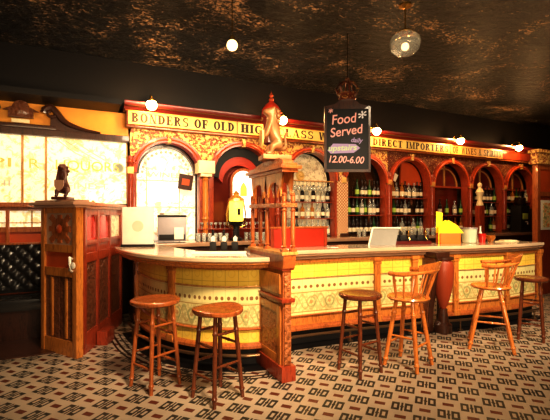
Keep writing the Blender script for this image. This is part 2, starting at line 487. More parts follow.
def worktop(name, path, label, depth=.62):
    t_ = thing(name, label, 'bar top')
    obj('slab', MB().sweep(path, [(-depth, 1.10), (-.012, 1.10), (0, 1.09), (0, 1.062), (-.014, 1.05), (-depth, 1.05)]), 'worktop_stone', t_)
    obj('edge_moulding', MB().sweep(path, [(-.02, 1.05), (-.02, 1.035), (-.05, 1.02), (-.06, .995), (-.14, .99), (-.2, .99), (-.2, 1.05)]), 'wood_orange', t_)
    return t_
t = NT('worktop_stone'); n1 = t.noise(3.5, 6); c = t.mix(n1, (.50, .33, .22), (.78, .62, .42)); t.fin(c, .16, coat=.4)
t = NT('worktop_wood'); n1 = t.noise(6, 6); c = t.mix(n1, (.30, .15, .09), (.50, .32, .20)); t.fin(c, .16, coat=.4)
worktop('bar_worktop', NL, 'pale worn bar top curving round the left end of the bar', .62)
w2 = worktop('bar_worktop', NA[:-1]+NB, 'long brownish bar top running right from the carved divider post', .60)
w2.children[0].data.materials[0] = MATS['worktop_wood']

def plinth_prof(o): return [(o, .225), (o+.03, .22), (o+.05, .20), (o+.05, .175), (o-.05, .175), (o-.05, .225)]
def path_at(path, s):
    P = [Vector(p) for p in path]
    for a, b in zip(P, P[1:]):
        L = (b-a).length
        if s <= L or b is P[-1]:
            d = (b-a)/L; return a+d*s, Vector((d.y, -d.x))
        s -= L
def counter(name, path, o, label, lowmat, pil, zt=(.955, .79, .775, .37, .35, .225), rail=True):
    t_ = thing(name, label, 'bar counter')
    a, b, c, d, e, f = zt
    obj('frieze_rail', MB().sweep(path, [(o+.02, .99), (o+.05, .985), (o+.03, a), (o-.05, a), (o-.05, .99)]), 'wood_orange', t_)
    obj('yellow_tile_band', MB().sweep(path, [(o, a), (o, b), (o-.05, b), (o-.05, a)]), 'tile_yellow', t_, label='plain yellow glazed tile band')
    obj('tile_rail', MB().sweep(path, [(o+.015, b), (o+.022, (b+c)/2), (o+.015, c), (o-.05, c), (o-.05, b)]), 'wood_gold', t_)
    obj('patterned_tile_band', MB().sweep(path, [(o, c), (o, d), (o-.05, d), (o-.05, c)]), 'tile_cream', t_, label='cream tile band with scrollwork and rosettes')
    obj('tile_rail', MB().sweep(path, [(o+.015, d), (o+.03, (d+e)/2), (o+.02, e), (o-.05, e), (o-.05, d)]), 'wood_bar', t_)
    obj('lower_band', MB().sweep(path, [(o, e), (o, f), (o-.05, f), (o-.05, e)]), lowmat, t_)
    obj('plinth', MB().sweep(path, plinth_prof(o)), 'wood_bar', t_)
    obj('kick_board', MB().sweep(path, [(o-.04, .175), (o-.04, .0), (o-.1, 0), (o-.1, .175)]), 'black', t_)
    obj('carcass', MB().sweep(path, [(o-.06, .985), (o-.06, .13), (o-.09, .13), (o-.09, .985)]), 'wood_dark', t_)
    if rail:
        P = []
        L = sum((Vector(q)-Vector(p)).length for p, q in zip(path, path[1:]))
        for k in range(41):
            p, n = path_at(path, L*(.02+.96*k/40)); p = p+n*(o+.10); P.append((p.x, p.y, .13))
        r = MB().tube(P, .017, 10); obj('foot_rail', r, 'foot_metal', t_)
        for k in (4, 20, 36):
            x_, y_, z_ = P[k]; obj('rail_bracket', MB().lathe([(.035, 0), (.035, .012), (.012, .02), (.012, .12)], (x_, y_, 0), n=12), 'foot_metal', t_)
    for s, w in pil:
        p, n = path_at(path, s); p = p+n*(o+.012); ang = math.atan2(n.y, n.x)+PI/2
        m = MB()
        M = lambda dz0, dz1, ww, dd: m.box((p.x, p.y, (dz0+dz1)/2), (ww, dd, dz1-dz0), ang, .004)
        M(.225, .955, w, .045); M(.93, .985, w+.03, .075); M(.89, .92, w+.015, .06); M(.175, .25, w+.03, .08); M(.36, .39, w+.012, .06)
        M(.45, .74, w*.5, .065)
        obj('pilaster', m, 'wood_orange', t_)
    return t_
counter('bar_counter', NL, -.27, 'rounded left end of the bar faced in yellow and cream tiles', 'tile_yellow', [(.12, .07), (1.30, .08), (2.62, .07)])
counter('bar_counter', NA[:-1]+[(4.0, 3.711)], -.13, 'straight middle length of the tiled bar right of the divider post', 'wood_orange', [(.03, .07), (1.55, .08), (2.1, .08)], (.945, .775, .765, .345, .33, .225))
counter('bar_counter', [(4.24, 3.652)]+NB[5:], -.13, 'bowed right end of the tiled bar behind the armchair', 'wood_orange', [(.22, .07), (1.15, .07), (2.0, .07)], (.945, .775, .765, .345, .33, .225))

# mosaic border ring set in the floor around the rounded end
OFFR = [(.10+dx, 0) for dx in ()]
ring = MB()
for o0, o1 in ((.00, .025), (.055, .075), (-.06, -.045)):
    ring.sweep(NL, [(o0, .0015), (o1, .0015), (o1, 0), (o0, 0)])
struct('trim_1', ring, 'floor_edge', label='dark mosaic border line curving around the bar end')

m = MB()
m.sweep([(1.77, 3.93)]+NA[1:-1]+NB, [(-.2, .002), (.02, .002), (.02, 0), (-.2, 0)])  # flat black strip laid on the floor at the bar foot
struct('trim_6', m, 'black', label='black floor strip along the foot of the right part of the bar')
m = MB(); m.sweep(NL[:-1]+[(1.60, 3.42)], [(-.34, .002), (-.10, .002), (-.10, 0), (-.34, 0)])  # same flat black strip round the curved end
struct('trim_7', m, 'black', label='black floor strip along the foot of the rounded bar end')
# scrolled console between the two right lengths
t_ = thing('console_bracket', 'rust red scrolled console bracket dividing the right half of the bar', 'bracket', (4.10, 3.80, 0))
pr = []
for k in range(25):
    f = k/24; z = 1.02*(1-f)
    pr.append((-.17*(math.cos(f*PI*1.15)*.42+.55) - .03, z))
pr = [(.05, 1.02)] + pr + [(.05, 0)]
obj('scroll_body', MB().prism(pr, 'x', -.08, -.0), 'wood_dark', t_)  # shade on the console's left side put into the colour as dark wood
obj('side_scroll', MB().prism([(y_*.85, .06+z_*.88) for y_, z_ in pr], 'x', -.095, -.08), 'carved_dark', t_)
obj('red_belly', MB().lathe([(.02, .28), (.06, .36), (.095, .48), (.125, .64), (.135, .78), (.125, .88), (.10, .93)], (.09, -.13, 0), n=24), 'belly_red', t_, label='rust red swelling column front')
obj('belly_foot', MB().lathe([(.06, .0), (.11, .0), (.11, .10), (.07, .14), (.05, .30), (.03, .30)], (.09, -.13, 0), n=24), 'wood_dark', t_)
obj('belly_collar', MB().lathe([(.05, .92), (.13, .935), (.13, .96), (.05, .97)], (.09, -.13, 0), n=24), 'wood_dark', t_)
obj('cap_block', MB().bx(-.11, .13, -.2, .04, .965, 1.03, .008), 'wood_dark', t_)

# ------------------------------------------------------------------ carved divider post
t_ = thing('divider_post', 'tall carved wooden divider post with open arched lantern standing at the bar', 'divider post', (1.68, 3.20, 0))
m = MB().bx(-.04, .045, 0, .62, .10, 1.02, .004); obj('panel_body', m, 'wood_bar', t_)
obj('base_plinth', MB().bx(-.07, .075, -.035, .64, 0, .14, .012), 'wood_red', t_)
fr = MB()
for a_, b_, c_, d_ in ((.03, .10, .14, .68), (.46, .53, .14, .68), (.10, .46, .61, .68), (.10, .46, .14, .22)):
    fr.bx(-.056, -.04, a_, b_, c_, d_, .003)
fr.bx(-.056, -.04, .04, .56, .78, .96, .004)
obj('panel_frame', fr, 'wood_orange', t_)
obj('carved_panel', MB().bx(-.050, -.04, .10, .46, .22, .61), 'carved_wood', t_)
obj('front_strip', MB().bx(-.03, .035, -.014, 0, .15, .98, .003), 'carved_wood', t_)
obj('neck_moulding', MB().bx(-.065, .07, -.03, .64, .71, .745, .008).bx(-.06, .065, -.02, .63, 1.0, 1.03, .008), 'wood_red', t_)
# swelling bracket and shelf
obj('corbel', MB().prism([(-.03, 1.02), (-.05, 1.10), (-.05, 1.14), (.72, 1.14), (.72, 1.10), (.64, 1.02)], 'x', -.06, .065), 'wood_bar', t_)
obj('upper_sill', MB().bx(-.08, .085, -.06, .74, 1.14, 1.17, .008), 'wood_gold', t_)
# lantern of colonnettes
for y_, x_ in ((-.02, -.04), (.34, -.04), (.70, -.04), (-.02, .05), (.70, .05)):
    m = MB().turned((x_, y_, 1.19), (x_, y_, 1.57), .021, ((.08, 1.4), (.92, 1.5)))
    m.box((x_, y_, 1.18), (.055, .055, .03), bev=.003)
    m.turned((x_, y_, 1.61), (x_, y_, 1.70), .022, ((.1, 1.4), (.8, 1.5)))
    obj('colonnette', m, 'wood_bar', t_)
def arc(cx, cz, r, n=16, a0=PI, a1=0): return [(cx+r*math.cos(a0+(a1-a0)*k/n), cz+r*math.sin(a0+(a1-a0)*k/n)) for k in range(n+1)]
for side in (-.055, .045):
    for yc in (.16, .52):
        m = MB(); inn = arc(yc, 1.67, .135); out = [(yc-.18+.36*k/16, 1.885) for k in range(17)]
        V = []
        for xx in (side, side+.02):
            V.append([m.bm.verts.new((xx, p[0], p[1])) for p in out]); V.append([m.bm.verts.new((xx, p[0], p[1])) for p in inn])
        for k in range(16):
            for a_, b_ in ((0, 1), (3, 2), (2, 0), (1, 3)):
                m.bm.faces.new((V[a_][k], V[a_][k+1], V[b_][k+1], V[b_][k]))
        obj('arch_head', m, 'wood_orange', t_)
obj('mid_rail', MB().bx(-.07, .08, -.05, .73, 1.57, 1.61, .006), 'carved_wood', t_)
obj('top_cornice', MB().bx(-.075, .085, -.055, .735, 1.885, 1.915, .006).bx(-.10, .11, -.085, .765, 1.915, 1.945, .008).bx(-.07, .08, -.05, .73, 1.945, 1.97, .006), 'wood_bar', t_)
m = MB().prism([(-.02, 1.97), (.0, 2.0), (.06, 2.02), (.42, 2.02), (.60, 1.99), (.66, 1.97)], 'x', -.05, .06)
obj('top_block', m, 'carved_wood', t_)

# heraldic seated beast (one continuous surface)
def beast(name, label, loc, rz, mat, s=1.0):
    root = thing(name, label, 'statue', loc, rz)
    v = [(0, 0, .10), (0, .02, .17), (0, .035, .25), (0, .03, .32), (0, .06, .365), (0, .115, .345),   # spine to muzzle (faces +y)
         (.045, .0, .08), (.055, .05, .07), (.05, .06, .015), (.05, .10, .012),        # right haunch, knee, paw
         (-.045, .0, .08), (-.055, .05, .07), (-.05, .06, .015), (-.05, .10, .012),
         (.035, .06, .24), (.038, .09, .16), (.035, .11, .14),                         # right arm
         (-.035, .06, .24), (-.038, .09, .16), (-.035, .11, .14),
         (0, -.05, .05), (.02, -.085, .09), (.02, -.075, .16), (.01, -.095, .20),       # tail
         (.03, .02, .375), (-.03, .02, .375)]
    e = [(0, 1), (1, 2), (2, 3), (3, 4), (4, 5), (0, 6), (6, 7), (7, 8), (8, 9), (0, 10), (10, 11), (11, 12), (12, 13),
         (2, 14), (14, 15), (15, 16), (2, 17), (17, 18), (18, 19), (0, 20), (20, 21), (21, 22), (22, 23), (4, 24), (4, 25)]
    rad = [.055, .05, .058, .040, .045, .022, .042, .03, .018, .016, .042, .03, .018, .016, .024, .018, .014, .024, .018, .014, .014, .011, .011, .018, .012, .012]
    me = bpy.data.meshes.new('body'); me.from_pydata([(x*s, y*s, z*s) for x, y, z in v], e, [])
    o = bpy.data.objects.new('body', me); C.objects.link(o)
    mod = o.modifiers.new('s', 'SKIN'); sv = me.skin_vertices[0].data if me.skin_vertices else None
    if sv is None:
        bpy.context.view_layer.objects.active = o; me.attributes
    for i, r_ in enumerate(rad): me.skin_vertices[0].data[i].radius = (r_*s, r_*s)
    me.skin_vertices[0].data[0].use_root = True
    o.modifiers.new('d', 'SUBSURF').levels = 2
    bpy.context.view_layer.update()
    m2 = bpy.data.meshes.new_from_object(o.evaluated_get(bpy.context.evaluated_depsgraph_get()))
    o.modifiers.clear(); o.data = m2; bpy.data.meshes.remove(me); m2.name = 'body'
    m2.materials.clear(); m2.materials.append(MATS[mat])
    for p in m2.polygons: p.use_smooth = True
    o.parent = root
    mane = MB().sphere((0, .015*s, .30*s), .052*s, (1, .85, 1.15), 14, 10)
    for q in range(8):
        a_ = q*PI/4; mane.sphere((.05*s*math.cos(a_), .0, (.305+.055*math.sin(a_))*s), .022*s, u=8, v=6)
    obj('mane', mane, mat, root, smooth=60)
    sh = [(-.05, .06), (.05, .06), (.05, -.005), (.03, -.045), (0, -.065), (-.03, -.045), (-.05, -.005)]
    obj('shield', MB().prism([(x*s, (z+.13)*s) for x, z in sh], 'y', .115*s, .13*s), 'stone_cap' if mat == 'statue_dark' else 'gilt', root)
    obj('pedestal', MB().bx(-.085*s, .085*s, -.10*s, .13*s, -.035*s, 0, .008*s), mat, root)
    return root
beast('carved_beast', 'gilded carved beast rearing on top of the tall divider post', (1.685, 3.42, 2.062), R(80), 'statue_gold', 1.2)

# ------------------------------------------------------------------ booth at the left
t_ = thing('booth_door_post', 'carved panelled booth door with sunburst panel at the left of the bar', 'booth door', (-.36, 5.19, 0), math.atan2(4.67-5.19, .36))
W = .632
m = MB().bx(0, .06, -.04, .04, 0, 1.58, .004).bx(W-.07, W, -.04, .04, 0, 1.58, .004)
m.bx(.06, W-.07, -.035, .035, .0, .16).bx(.06, W-.07, -.035, .035, .84, .93).bx(.06, W-.07, -.035, .035, 1.10, 1.18).bx(.06, W-.07, -.035, .035, 1.52, 1.58)
obj('frame', m, 'wood_orange', t_)
m = MB().bx(.06, W-.07, -.012, .012, .93, 1.10); obj('red_panel', m, 'rust_red', t_)
m = MB().bx(.06, W-.07, -.01, .01, 1.18, 1.52); obj('sunburst_ground', m, 'sunburst_cream', t_)
sb = MB(); cx, cz = W/2, 1.35
for k in range(16):
    a_ = 2*PI*k/16; L = (.20 if k % 4 == 2 else .16) if k % 2 == 0 else .12
    px, pz = cx+math.cos(a_)*L*1.15, cz+math.sin(a_)*L*.95
    qx, qz = math.cos(a_+PI/2)*.020, math.sin(a_+PI/2)*.020
    b0 = (cx+math.cos(a_)*.05, cz+math.sin(a_)*.05)
    sb.prism([(b0[0]-qx, b0[1]-qz), (b0[0]+qx, b0[1]+qz), (px+qx*1.6, pz+qz*1.6), (px-qx*1.6, pz-qz*1.6)], 'y', -.028, -.01)
obj('sunburst_rays', sb, 'wood_bar', t_)
obj('sunburst_boss', MB().lathe([(.055, 0), (.055, .012), (.035, .03), (0, .038)], (cx, -.01, cz), (0, -1, 0), 20), 'rust_red', t_)
m = MB()
for k in range(4): m.bx(.06+k*.1255, .06+k*.1255+.118, -.016, .012, .16, .84, .003)
obj('lower_panel', m, 'carved_dark', t_)
m = MB()
for k in (1, 3): m.bx(.06+k*.1255-.02, .06+k*.1255+.016, -.03, -.014, .18, .82, .003)
obj('panel_slat', m, 'wood_orange', t_)
obj('cornice', MB().bx(-.05, W+.05, -.09, .09, 1.58, 1.605, .005).bx(-.08, W+.08, -.13, .13, 1.605, 1.64, .01).bx(-.04, W+.04, -.08, .08, 1.64, 1.66, .005), 'stone_cap', t_)
hn = MB().tube([(W-.06, -.05, 1.04), (W-.035, -.09, 1.06), (W-.02, -.10, 1.0), (W-.035, -.09, .93), (W-.06, -.05, .91)], .014, 10)
hn.lathe([(.035, 0), (.035, .01), (.012, .02)], (W-.05, -.04, .97), (0, -1, 0), 14)
obj('handle', hn, 'white', t_, label='curved pale door handle')
beast('carved_beast', 'dark carved beast seated on the booth door cornice by the lit glass', (-.16, 4.90, 1.695), R(160), 'statue_dark', .92)

dx, dy = .50-.02, 5.92-4.76; L = math.hypot(dx, dy)
t_ = thing('booth_partition', 'dark panelled booth side partition with small red panes beside the bar end', 'partition', (.02, 4.76, 0), math.atan2(dy, dx))
m = MB()
for a_ in (0, .36, .76, L-.06): m.bx(a_, a_+.06, -.03, .03, .06, 1.56, .003)
for z0, z1 in ((.0, .22), (.98, 1.08), (1.17, 1.22), (1.50, 1.57)): m.bx(0, L, -.028, .028, z0, z1, .003)
obj('frame', m, 'wood_red', t_)
obj('lower_panel', MB().bx(.06, L-.06, -.01, .01, .2, 1.0), 'carved_dark', t_)
obj('middle_panel', MB().bx(.06, L-.06, -.01, .01, 1.07, 1.18), 'wood_red', t_)
obj('pane', MB().bx(.06, .36, -.006, .006, 1.22, 1.50), 'glass_red', t_)
obj('pane', MB().bx(.42, .76, -.006, .006, 1.22, 1.50), 'glass_red', t_)
obj('pane', MB().bx(.82, L-.06, -.006, .006, 1.22, 1.50), 'mirror_warm', t_)
for a_ in (.06, .42): 
    m = MB(); w_ = .30 if a_ < .1 else .34; c_ = a_+w_/2; inn = arc(c_, 1.42, w_/2-.03, 12); out = [(c_-w_/2+w_*k/12, 1.50) for k in range(13)]
    m.strip(out, inn, -.015, .015); obj('arch_head', m, 'wood_red', t_)
obj('top_rail', MB().bx(-.04, L+.03, -.06, .06, 1.57, 1.60, .006).bx(-.05, L+.04, -.08, .08, 1.60, 1.64, .01), 'wood_bar', t_)
for k in (.15, .30): obj('finial', MB().lathe([(.014, 0), (.02, .01), (.012, .022), (0, .03)], (k, 0, 1.64), n=12), 'gold', t_)
obj('skirting_block', MB().bx(.30, .55, -.16, -.04, 0, .16, .01), 'wood_red', t_)

# bench under the lit screens
t_ = thing('booth_bench', 'black button-tufted bench seat along the booth wall', 'bench', (-.80, 6.05, 0))
obj('seat_cushion', MB().bx(-1.6, .62, -.5, 0, .36, .50, .04), 'tuft_leather', t_)
obj('seat_box', MB().bx(-1.6, .62, -.44, 0, 0, .36), 'wood_dark', t_)
m = MB(); nx, nz = 96, 26; x0, x1, z0, z1 = -1.6, .62, .56, 1.12
def tuft(x_, z_):
    sx, sz = .15, .17
    best = 0
    a_ = abs(math.sin(PI*(x_/sx+z_/sz))); b_ = abs(math.sin(PI*(x_/sx-z_/sz)))
    return .065*math.sqrt(max(0, a_*b_))
V = [[m.bm.verts.new((x0+(x1-x0)*i/nx, -.03-tuft(x0+(x1-x0)*i/nx, (z1-z0)*j/nz), z0+(z1-z0)*j/nz)) for j in range(nz+1)] for i in range(nx+1)]
for i in range(nx):
    for j in range(nz): m.bm.faces.new((V[i][j], V[i+1][j], V[i+1][j+1], V[i][j+1]))
m.bx(x0, x1, -.03, .0, z0-.05, z1)
obj('tufted_backrest', m, 'tuft_leather', t_, smooth=60)

t_ = thing('booth_dado', 'red panelled dado with small bright panes above the tufted bench', 'panelling', (-.8, 6.12, 0))
m = MB().bx(-1.6, .9, -.04, .05, 1.555, 1.60, .004).bx(-1.6, .9, -.09, .05, 1.60, 1.66, .01).bx(-1.6, .9, -.03, .05, 1.28, 1.345).bx(-1.6, .9, -.05, .05, 1.12, 1.145, .005)
for a_ in (-1.1, -.58, -.05, .48, .86): m.bx(a_, a_+.04, -.04, .04, 1.13, 1.56, .003)
obj('frame', m, 'wood_bar', t_)
obj('red_panel', MB().bx(-1.6, .9, -.0, .04, 0, 1.29), 'rust_red', t_)
for a_, b_ in ((-1.06, -.58), (-.54, -.05), (-.01, .48), (.52, .86)):
    p_ = obj('pane', MB().bx(a_, b_, .0, .02, 1.345, 1.555), 'etched_screen', t_)
    obj('glazing_bar', MB().bx((a_+b_)/2-.008, (a_+b_)/2+.008, -.012, 0, 1.345, 1.555).bx(a_, b_, -.012, 0, 1.395, 1.405), 'wood_gold', p_)
struct('trim_2', MB().bx(-4, -.0, 4.95, 6.0, 0, .012), 'plank_floor', label='dark plank floor inside the booth')

# lit etched screens
def window(nm, x0, x1, text_lines=()):
    w = thing(nm, '', 'window', ((x0+x1)/2, 6.2, 1.66)); del w['category']; del w['label']; w['kind'] = 'structure'
    h = 2.55-1.66; W_ = x1-x0
    obj('pane', MB().bx(-W_/2+.012, W_/2-.012, 0, .012, 0, h), 'etched_screen', w)['kind'] = 'structure'
    f = MB().bx(-W_/2, -W_/2+.014, -.02, .02, 0, h).bx(W_/2-.014, W_/2, -.02, .02, 0, h)
    obj('frame', f, 'wood_gold', w)['kind'] = 'structure'
    for s_, sz, z_, wd, mt in text_lines:
        text('lettering', s_, sz, mt, w, (0, -.004, z_), width=wd, depth=.002)
    return w
window('window_1', -2.2, -1.35)
window('window_2', -1.35, -.68, (('SPI', .17, .52, .42, 'etch_gold'), ('WHI', .11, .25, .40, 'etch_grey')))
window('window_3', -.68, -.41, (('R', .18, .52, .12, 'etch_gold'),))
w4 = window('window_4', -.41, .62, (('LIQUORS', .19, .52, .80, 'etch_gold'), ('FINEST', .12, .24, .52, 'etch_grey')))
m = MB()
for k in range(3): 
    m.tube([(-.38+.10*k, -.012, .86), (-.16+.12*k, -.012, .70), (.05+.1*k, -.012, .60)], .006, 6)
m.lathe([(.075, 0), (.075, .008), (.058, .008), (.058, 0)], (.40, -.004, .52), (0, -1, 0), 24)
obj('etched_scroll', m, 'etch_grey', w4)['kind'] = 'structure'

# amber lit wall above the screens, dark frame head, scrolled pediment
struct('trim_3', MB().bx(-4, .64, 6.24, 6.30, 2.62, 2.99), 'amber_wall', label='amber painted frieze above the lit screens')
struct('trim_4', MB().bx(-4, .64, 6.12, 6.26, 2.55, 2.64, .006), 'wood_dark', label='dark head rail over the lit screens')
struct('trim_5', MB().bx(-4, .5, 5.75, 6.45, 2.99, 3.06).bx(-4, 12, 6.3, 6.45, 3.06, CEIL), 'black', label='black wall above the frieze')
t_ = thing('scrolled_pediment', 'dark broken scroll pediment with a small cream plaque over the screens', 'pediment', (-.69, 6.12, 2.64))
for sgn in (-1, 1):
    sp = []
    for k in range(31):
        a_ = k/30*2.6*PI; r_ = .085*(1-k/30*.75)
        sp.append((sgn*(.34-.0-r_*math.cos(a_)+.0), -.01, .215+r_*math.sin(a_)*.9))
    tail = crom([(sgn*.95, -.01, .01), (sgn*.72, -.01, .04), (sgn*.52, -.01, .11), (sgn*.42, -.01, .22), (sgn*.34, -.01, .30), (sgn*.27, -.01, .26), (sgn*.255, -.01, .215)], 6)
    obj('scroll', MB().tube(tail, [.012+.03*min(1, k/14) for k in range(len(tail))], 8).tube(sp, [.034*(1-k/45) for k in range(31)], 8), 'wood_dark', t_)
    obj('scroll_web', MB().prism([(sgn*.95, 0), (sgn*.7, .03), (sgn*.50, .10), (sgn*.42, .20), (sgn*.34, .20), (sgn*.33, 0)], 'y', .0, .04), 'wood_dark', t_)
obj('plinth', MB().bx(-.40, .40, -.02, .05, 0, .05, .005), 'wood_dark', t_)
obj('crest', MB().bx(-.14, .14, -.01, .04, .13, .22, .01).lathe([(.0, 0), (.09, .01), (.10, .03), (.02, .05)], (0, .02, .25), (0, -1, 0), 18).prism([(-.2, .22), (-.1, .27), (0, .30), (.1, .27), (.2, .22)], 'y', 0, .04), 'carved_dark', t_)
obj('plaque', MB().bx(-.10, .10, -.03, -.012, .055, .105, .004), 'cream', t_)

# ------------------------------------------------------------------ back bar arcade
BX = [.66, 1.78, 3.06, 4.42, 5.53, 6.71, 7.89, 9.07, 10.30]
AY = 6.2
ab = thing('back_bar_arcade', 'long red and gilt arcade of arched bays behind the bar', 'back bar', (0, AY, 0))
for i, xc in enumerate(BX):
    w_ = .10 if i not in (3,) else .16
    bright = i <= 3
    c_ = MB()
    if i == 3: c_.bx(xc-.13, xc+.10, -.06, .14, 1.1, 2.24, .004)
    else:
        c_.turned((xc, -.04, 1.14), (xc, -.04, 2.14 if i == 1 else 2.36), .048 if i < 3 else .036, ((.06, 1.3), (.3, 1.25), (.92, 1.35)), 16, .88)
    col = obj('column', c_, 'column_tile' if i == 3 else ('wood_red' if i != 1 else 'wood_orange'), ab)
    if i == 1: obj('capital', MB().bx(xc-.09, xc+.09, -.12, .12, 2.10, 2.15, .01).bx(xc-.13, xc+.13, -.14, .12, 2.15, 2.35, .012), 'cream', col)
    else: obj('capital', MB().bx(xc-.045, xc+.045, -.09, .05, 2.10, 2.20, .012), 'gilt' if i < 4 else 'wood_gold', col)
    obj('column_base', MB().bx(xc-.08, xc+.08, -.10, .10, 1.10, 1.16, .01), 'wood_dark', col)
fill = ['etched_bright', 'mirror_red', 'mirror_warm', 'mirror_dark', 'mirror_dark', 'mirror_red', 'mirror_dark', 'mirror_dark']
for i in range(8):
    a_, b_ = BX[i], BX[i+1]; xc = (a_+b_)/2; hw = (b_-a_)/2
    r_o = min(.585, hw-.005); r_i = r_o-.085; zs = 2.13
    n = 28
    inn = arc(xc, zs, r_o-.01, n)
    out = []
    for (px, pz) in inn:
        ang = math.atan2(pz-zs, px-xc); ca, sa = math.cos(ang), math.sin(ang)
        k = min(hw/abs(ca) if abs(ca) > 1e-6 else 9, (2.80-zs)/sa if sa > 1e-6 else 9)
        out.append((xc+ca*k, zs+sa*k))
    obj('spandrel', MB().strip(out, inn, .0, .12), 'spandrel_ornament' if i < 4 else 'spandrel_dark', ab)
    m = MB().strip(arc(xc, zs, r_o, n), arc(xc, zs, r_i, n), -.06, .13)
    am = obj('arch_moulding', m, 'wood_red' if i != 0 else 'red_paint', ab, smooth=30)
    obj('arch_bead', MB().tube([(p[0], -.06, p[1]) for p in arc(xc, zs, r_o-.045, n)], .014, 8), 'rust_red', am)
    kz = zs+r_o
    obj('keystone', MB().prism([(xc-.025, kz-.10), (xc+.025, kz-.10), (xc+.04, kz+.03), (xc-.04, kz+.03)], 'y', -.085, .1), 'spandrel_ornament', am)
    for sx in (-1, 1):
        e0, e1 = xc+sx*r_i, xc+sx*r_o
        obj('jamb', MB().bx(min(e0, e1), max(e0, e1), -.03, .13, 1.1, zs, .006), 'wood_red', ab)
    # bay backing (mirror glass or panel)
    pts = [(xc-r_i, 1.1)] + arc(xc, zs, r_i, n) + [(xc+r_i, 1.1)]
    obj('bay_mirror', MB().prism(pts, 'y', .235, .245), fill[i], ab)
    ledge = MB().bx(xc-r_i, xc+r_i, 0, .235, 1.10, 1.12)
    if i == 0:   # arch 1 inner ring, picture band, frame bars
        obj('inner_ring', MB().strip(arc(xc, zs, r_i-.02, n), arc(xc, zs, r_i-.05, n), .12, .2), 'wood_dark', am)
        for k in range(15):
            q = PI*(k+.5)/15; obj('etched_bead', MB().sphere((xc+.36*math.cos(q), .21, zs+.36*math.sin(q)), .022, u=8, v=6), 'etch_grey', ab)
        obj('glazing_bar', MB().bx(xc-r_i, xc+r_i, .215, .232, zs-.10, zs-.085).bx(xc-r_i, xc+r_i, .215, .232, 1.62, 1.632).bx(xc-.30, xc-.285, .215, .232, 1.1, zs+.1).bx(xc+.20, xc+.215, .215, .232, 1.1, zs+.1), 'etch_grey', ab)
        obj('bright_pane', MB().bx(xc-.28, xc+.19, .218, .23, zs-.42, zs-.11), 'etched_white', ab)
        text('lettering', 'WINES', .11, 'etch_grey', ab, (xc-.03, .215, zs+.0), width=.5)
    if i == 1:
        obj('arch_hood', MB().strip(arc(xc, zs, r_i, n), arc(xc, zs-.02, r_i-.13, n), .10, .22), 'black', am)
        obj('arch_hood', MB().strip(arc(xc, zs-.02, r_i-.13, n), arc(xc, zs-.10, r_i-.2, n), .12, .22), 'red_paint', am)
    if i == 4:
        obj('red_tympanum', MB().prism([(xc-.1, zs)] + arc(xc, zs, r_i-.01, n, PI*.55, 0), 'y', .16, .2), 'rust_red', ab)
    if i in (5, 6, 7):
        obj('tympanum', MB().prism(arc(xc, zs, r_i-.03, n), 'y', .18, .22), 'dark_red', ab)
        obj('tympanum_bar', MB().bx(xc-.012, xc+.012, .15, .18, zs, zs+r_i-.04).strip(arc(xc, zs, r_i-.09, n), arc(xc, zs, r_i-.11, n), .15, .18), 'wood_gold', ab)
        obj('transom', MB().bx(xc-r_i, xc+r_i, .12, .2, zs-.03, zs+.01), 'wood_red', ab)
    if i == 2:
        text('lettering', 'STAR', .17, 'cream', ab, (xc-.02, .15, zs+.27), width=.42)
        obj('etched_crest', MB().lathe([(.09, 0), (.07, .02), (.05, .02)], (xc-.1, .2, zs+.09), (0, -1, 0), 20).sphere((xc-.1, .19, zs+.1), .04), 'gilt', ab)
obj('fascia_rail', MB().bx(.60, 10.4, -.10, .12, 2.775, 2.815, .008), 'wood_bar', ab)
obj('fascia', MB().bx(.60, 10.4, -.12, .12, 2.815, 3.0), 'wood_red', ab)
obj('canopy_cornice', MB().prism([(-.12, 3.0), (-.17, 3.01), (-.19, 3.04), (-.25, 3.05), (-.27, 3.09), (-.27, 3.11), (.14, 3.11), (.14, 3.0)], 'x', .56, 10.45), 'dark_red', ab)
obj('cornice_bead', MB().bx(.58, 10.42, -.15, -.11, 2.995, 3.015, .005), 'wood_bar', ab)
bc = thing('back_counter', 'long dark back counter with cupboards beneath the arcade', 'counter', (0, AY, 0))
obj('worktop', MB().bx(.66, 10.3, -.46, .23, 1.04, 1.098, .008), 'worktop_wood', bc)
obj('cupboards', MB().bx(.66, 10.3, -.40, .23, 0, 1.04), 'wood_dark', bc)

# etched white door-like mirror and gold emblem in bay two
t_ = thing('etched_mirror', 'white arched mirror with a small gold emblem in the second bay', 'mirror', (2.50, 6.40, 1.10))
pts = [(-.20, .35)] + arc(0, .95, .20, 16) + [(.20, .35)]
obj('glass', MB().prism(pts, 'y', -.05, -.03), 'etched_white', t_)  # added emission stands in for the mirror's bright reflection
obj('emblem', MB().prism([(-.06, .72), (.06, .72), (.06, .86), (.03, .92), (0, .96), (-.03, .92), (-.06, .86)], 'y', -.06, -.05), 'etch_gold', t_)
obj('frame', MB().strip([(-.24, .35)] + arc(0, .95, .24, 16) + [(.24, .35)], pts, -.07, -.03), 'wood_bar', t_)
# red turret with finial on the canopy
t_ = thing('canopy_turret', 'dark red turret with pointed finial on the canopy behind the gilded beast', 'turret', (2.73, 5.73, 2.60))
obj('bracket', MB().bx(-.04, .04, .10, .20, .44, .50, .01), 'dark_red', t_)
obj('drum', MB().lathe([(.05, 0), (.14, .03), (.14, .42), (.17, .44), (.17, .48)], n=8), 'dark_red', t_, smooth=20)
obj('dome', MB().lathe([(.16, .48), (.15, .56), (.10, .64), (.05, .68), (.04, .70)], n=24), 'red_paint', t_)
obj('finial', MB().lathe([(.03, .70), (.045, .73), (.02, .76), (.035, .79), (.012, .83), (0, .88)], n=16), 'wood_red', t_)

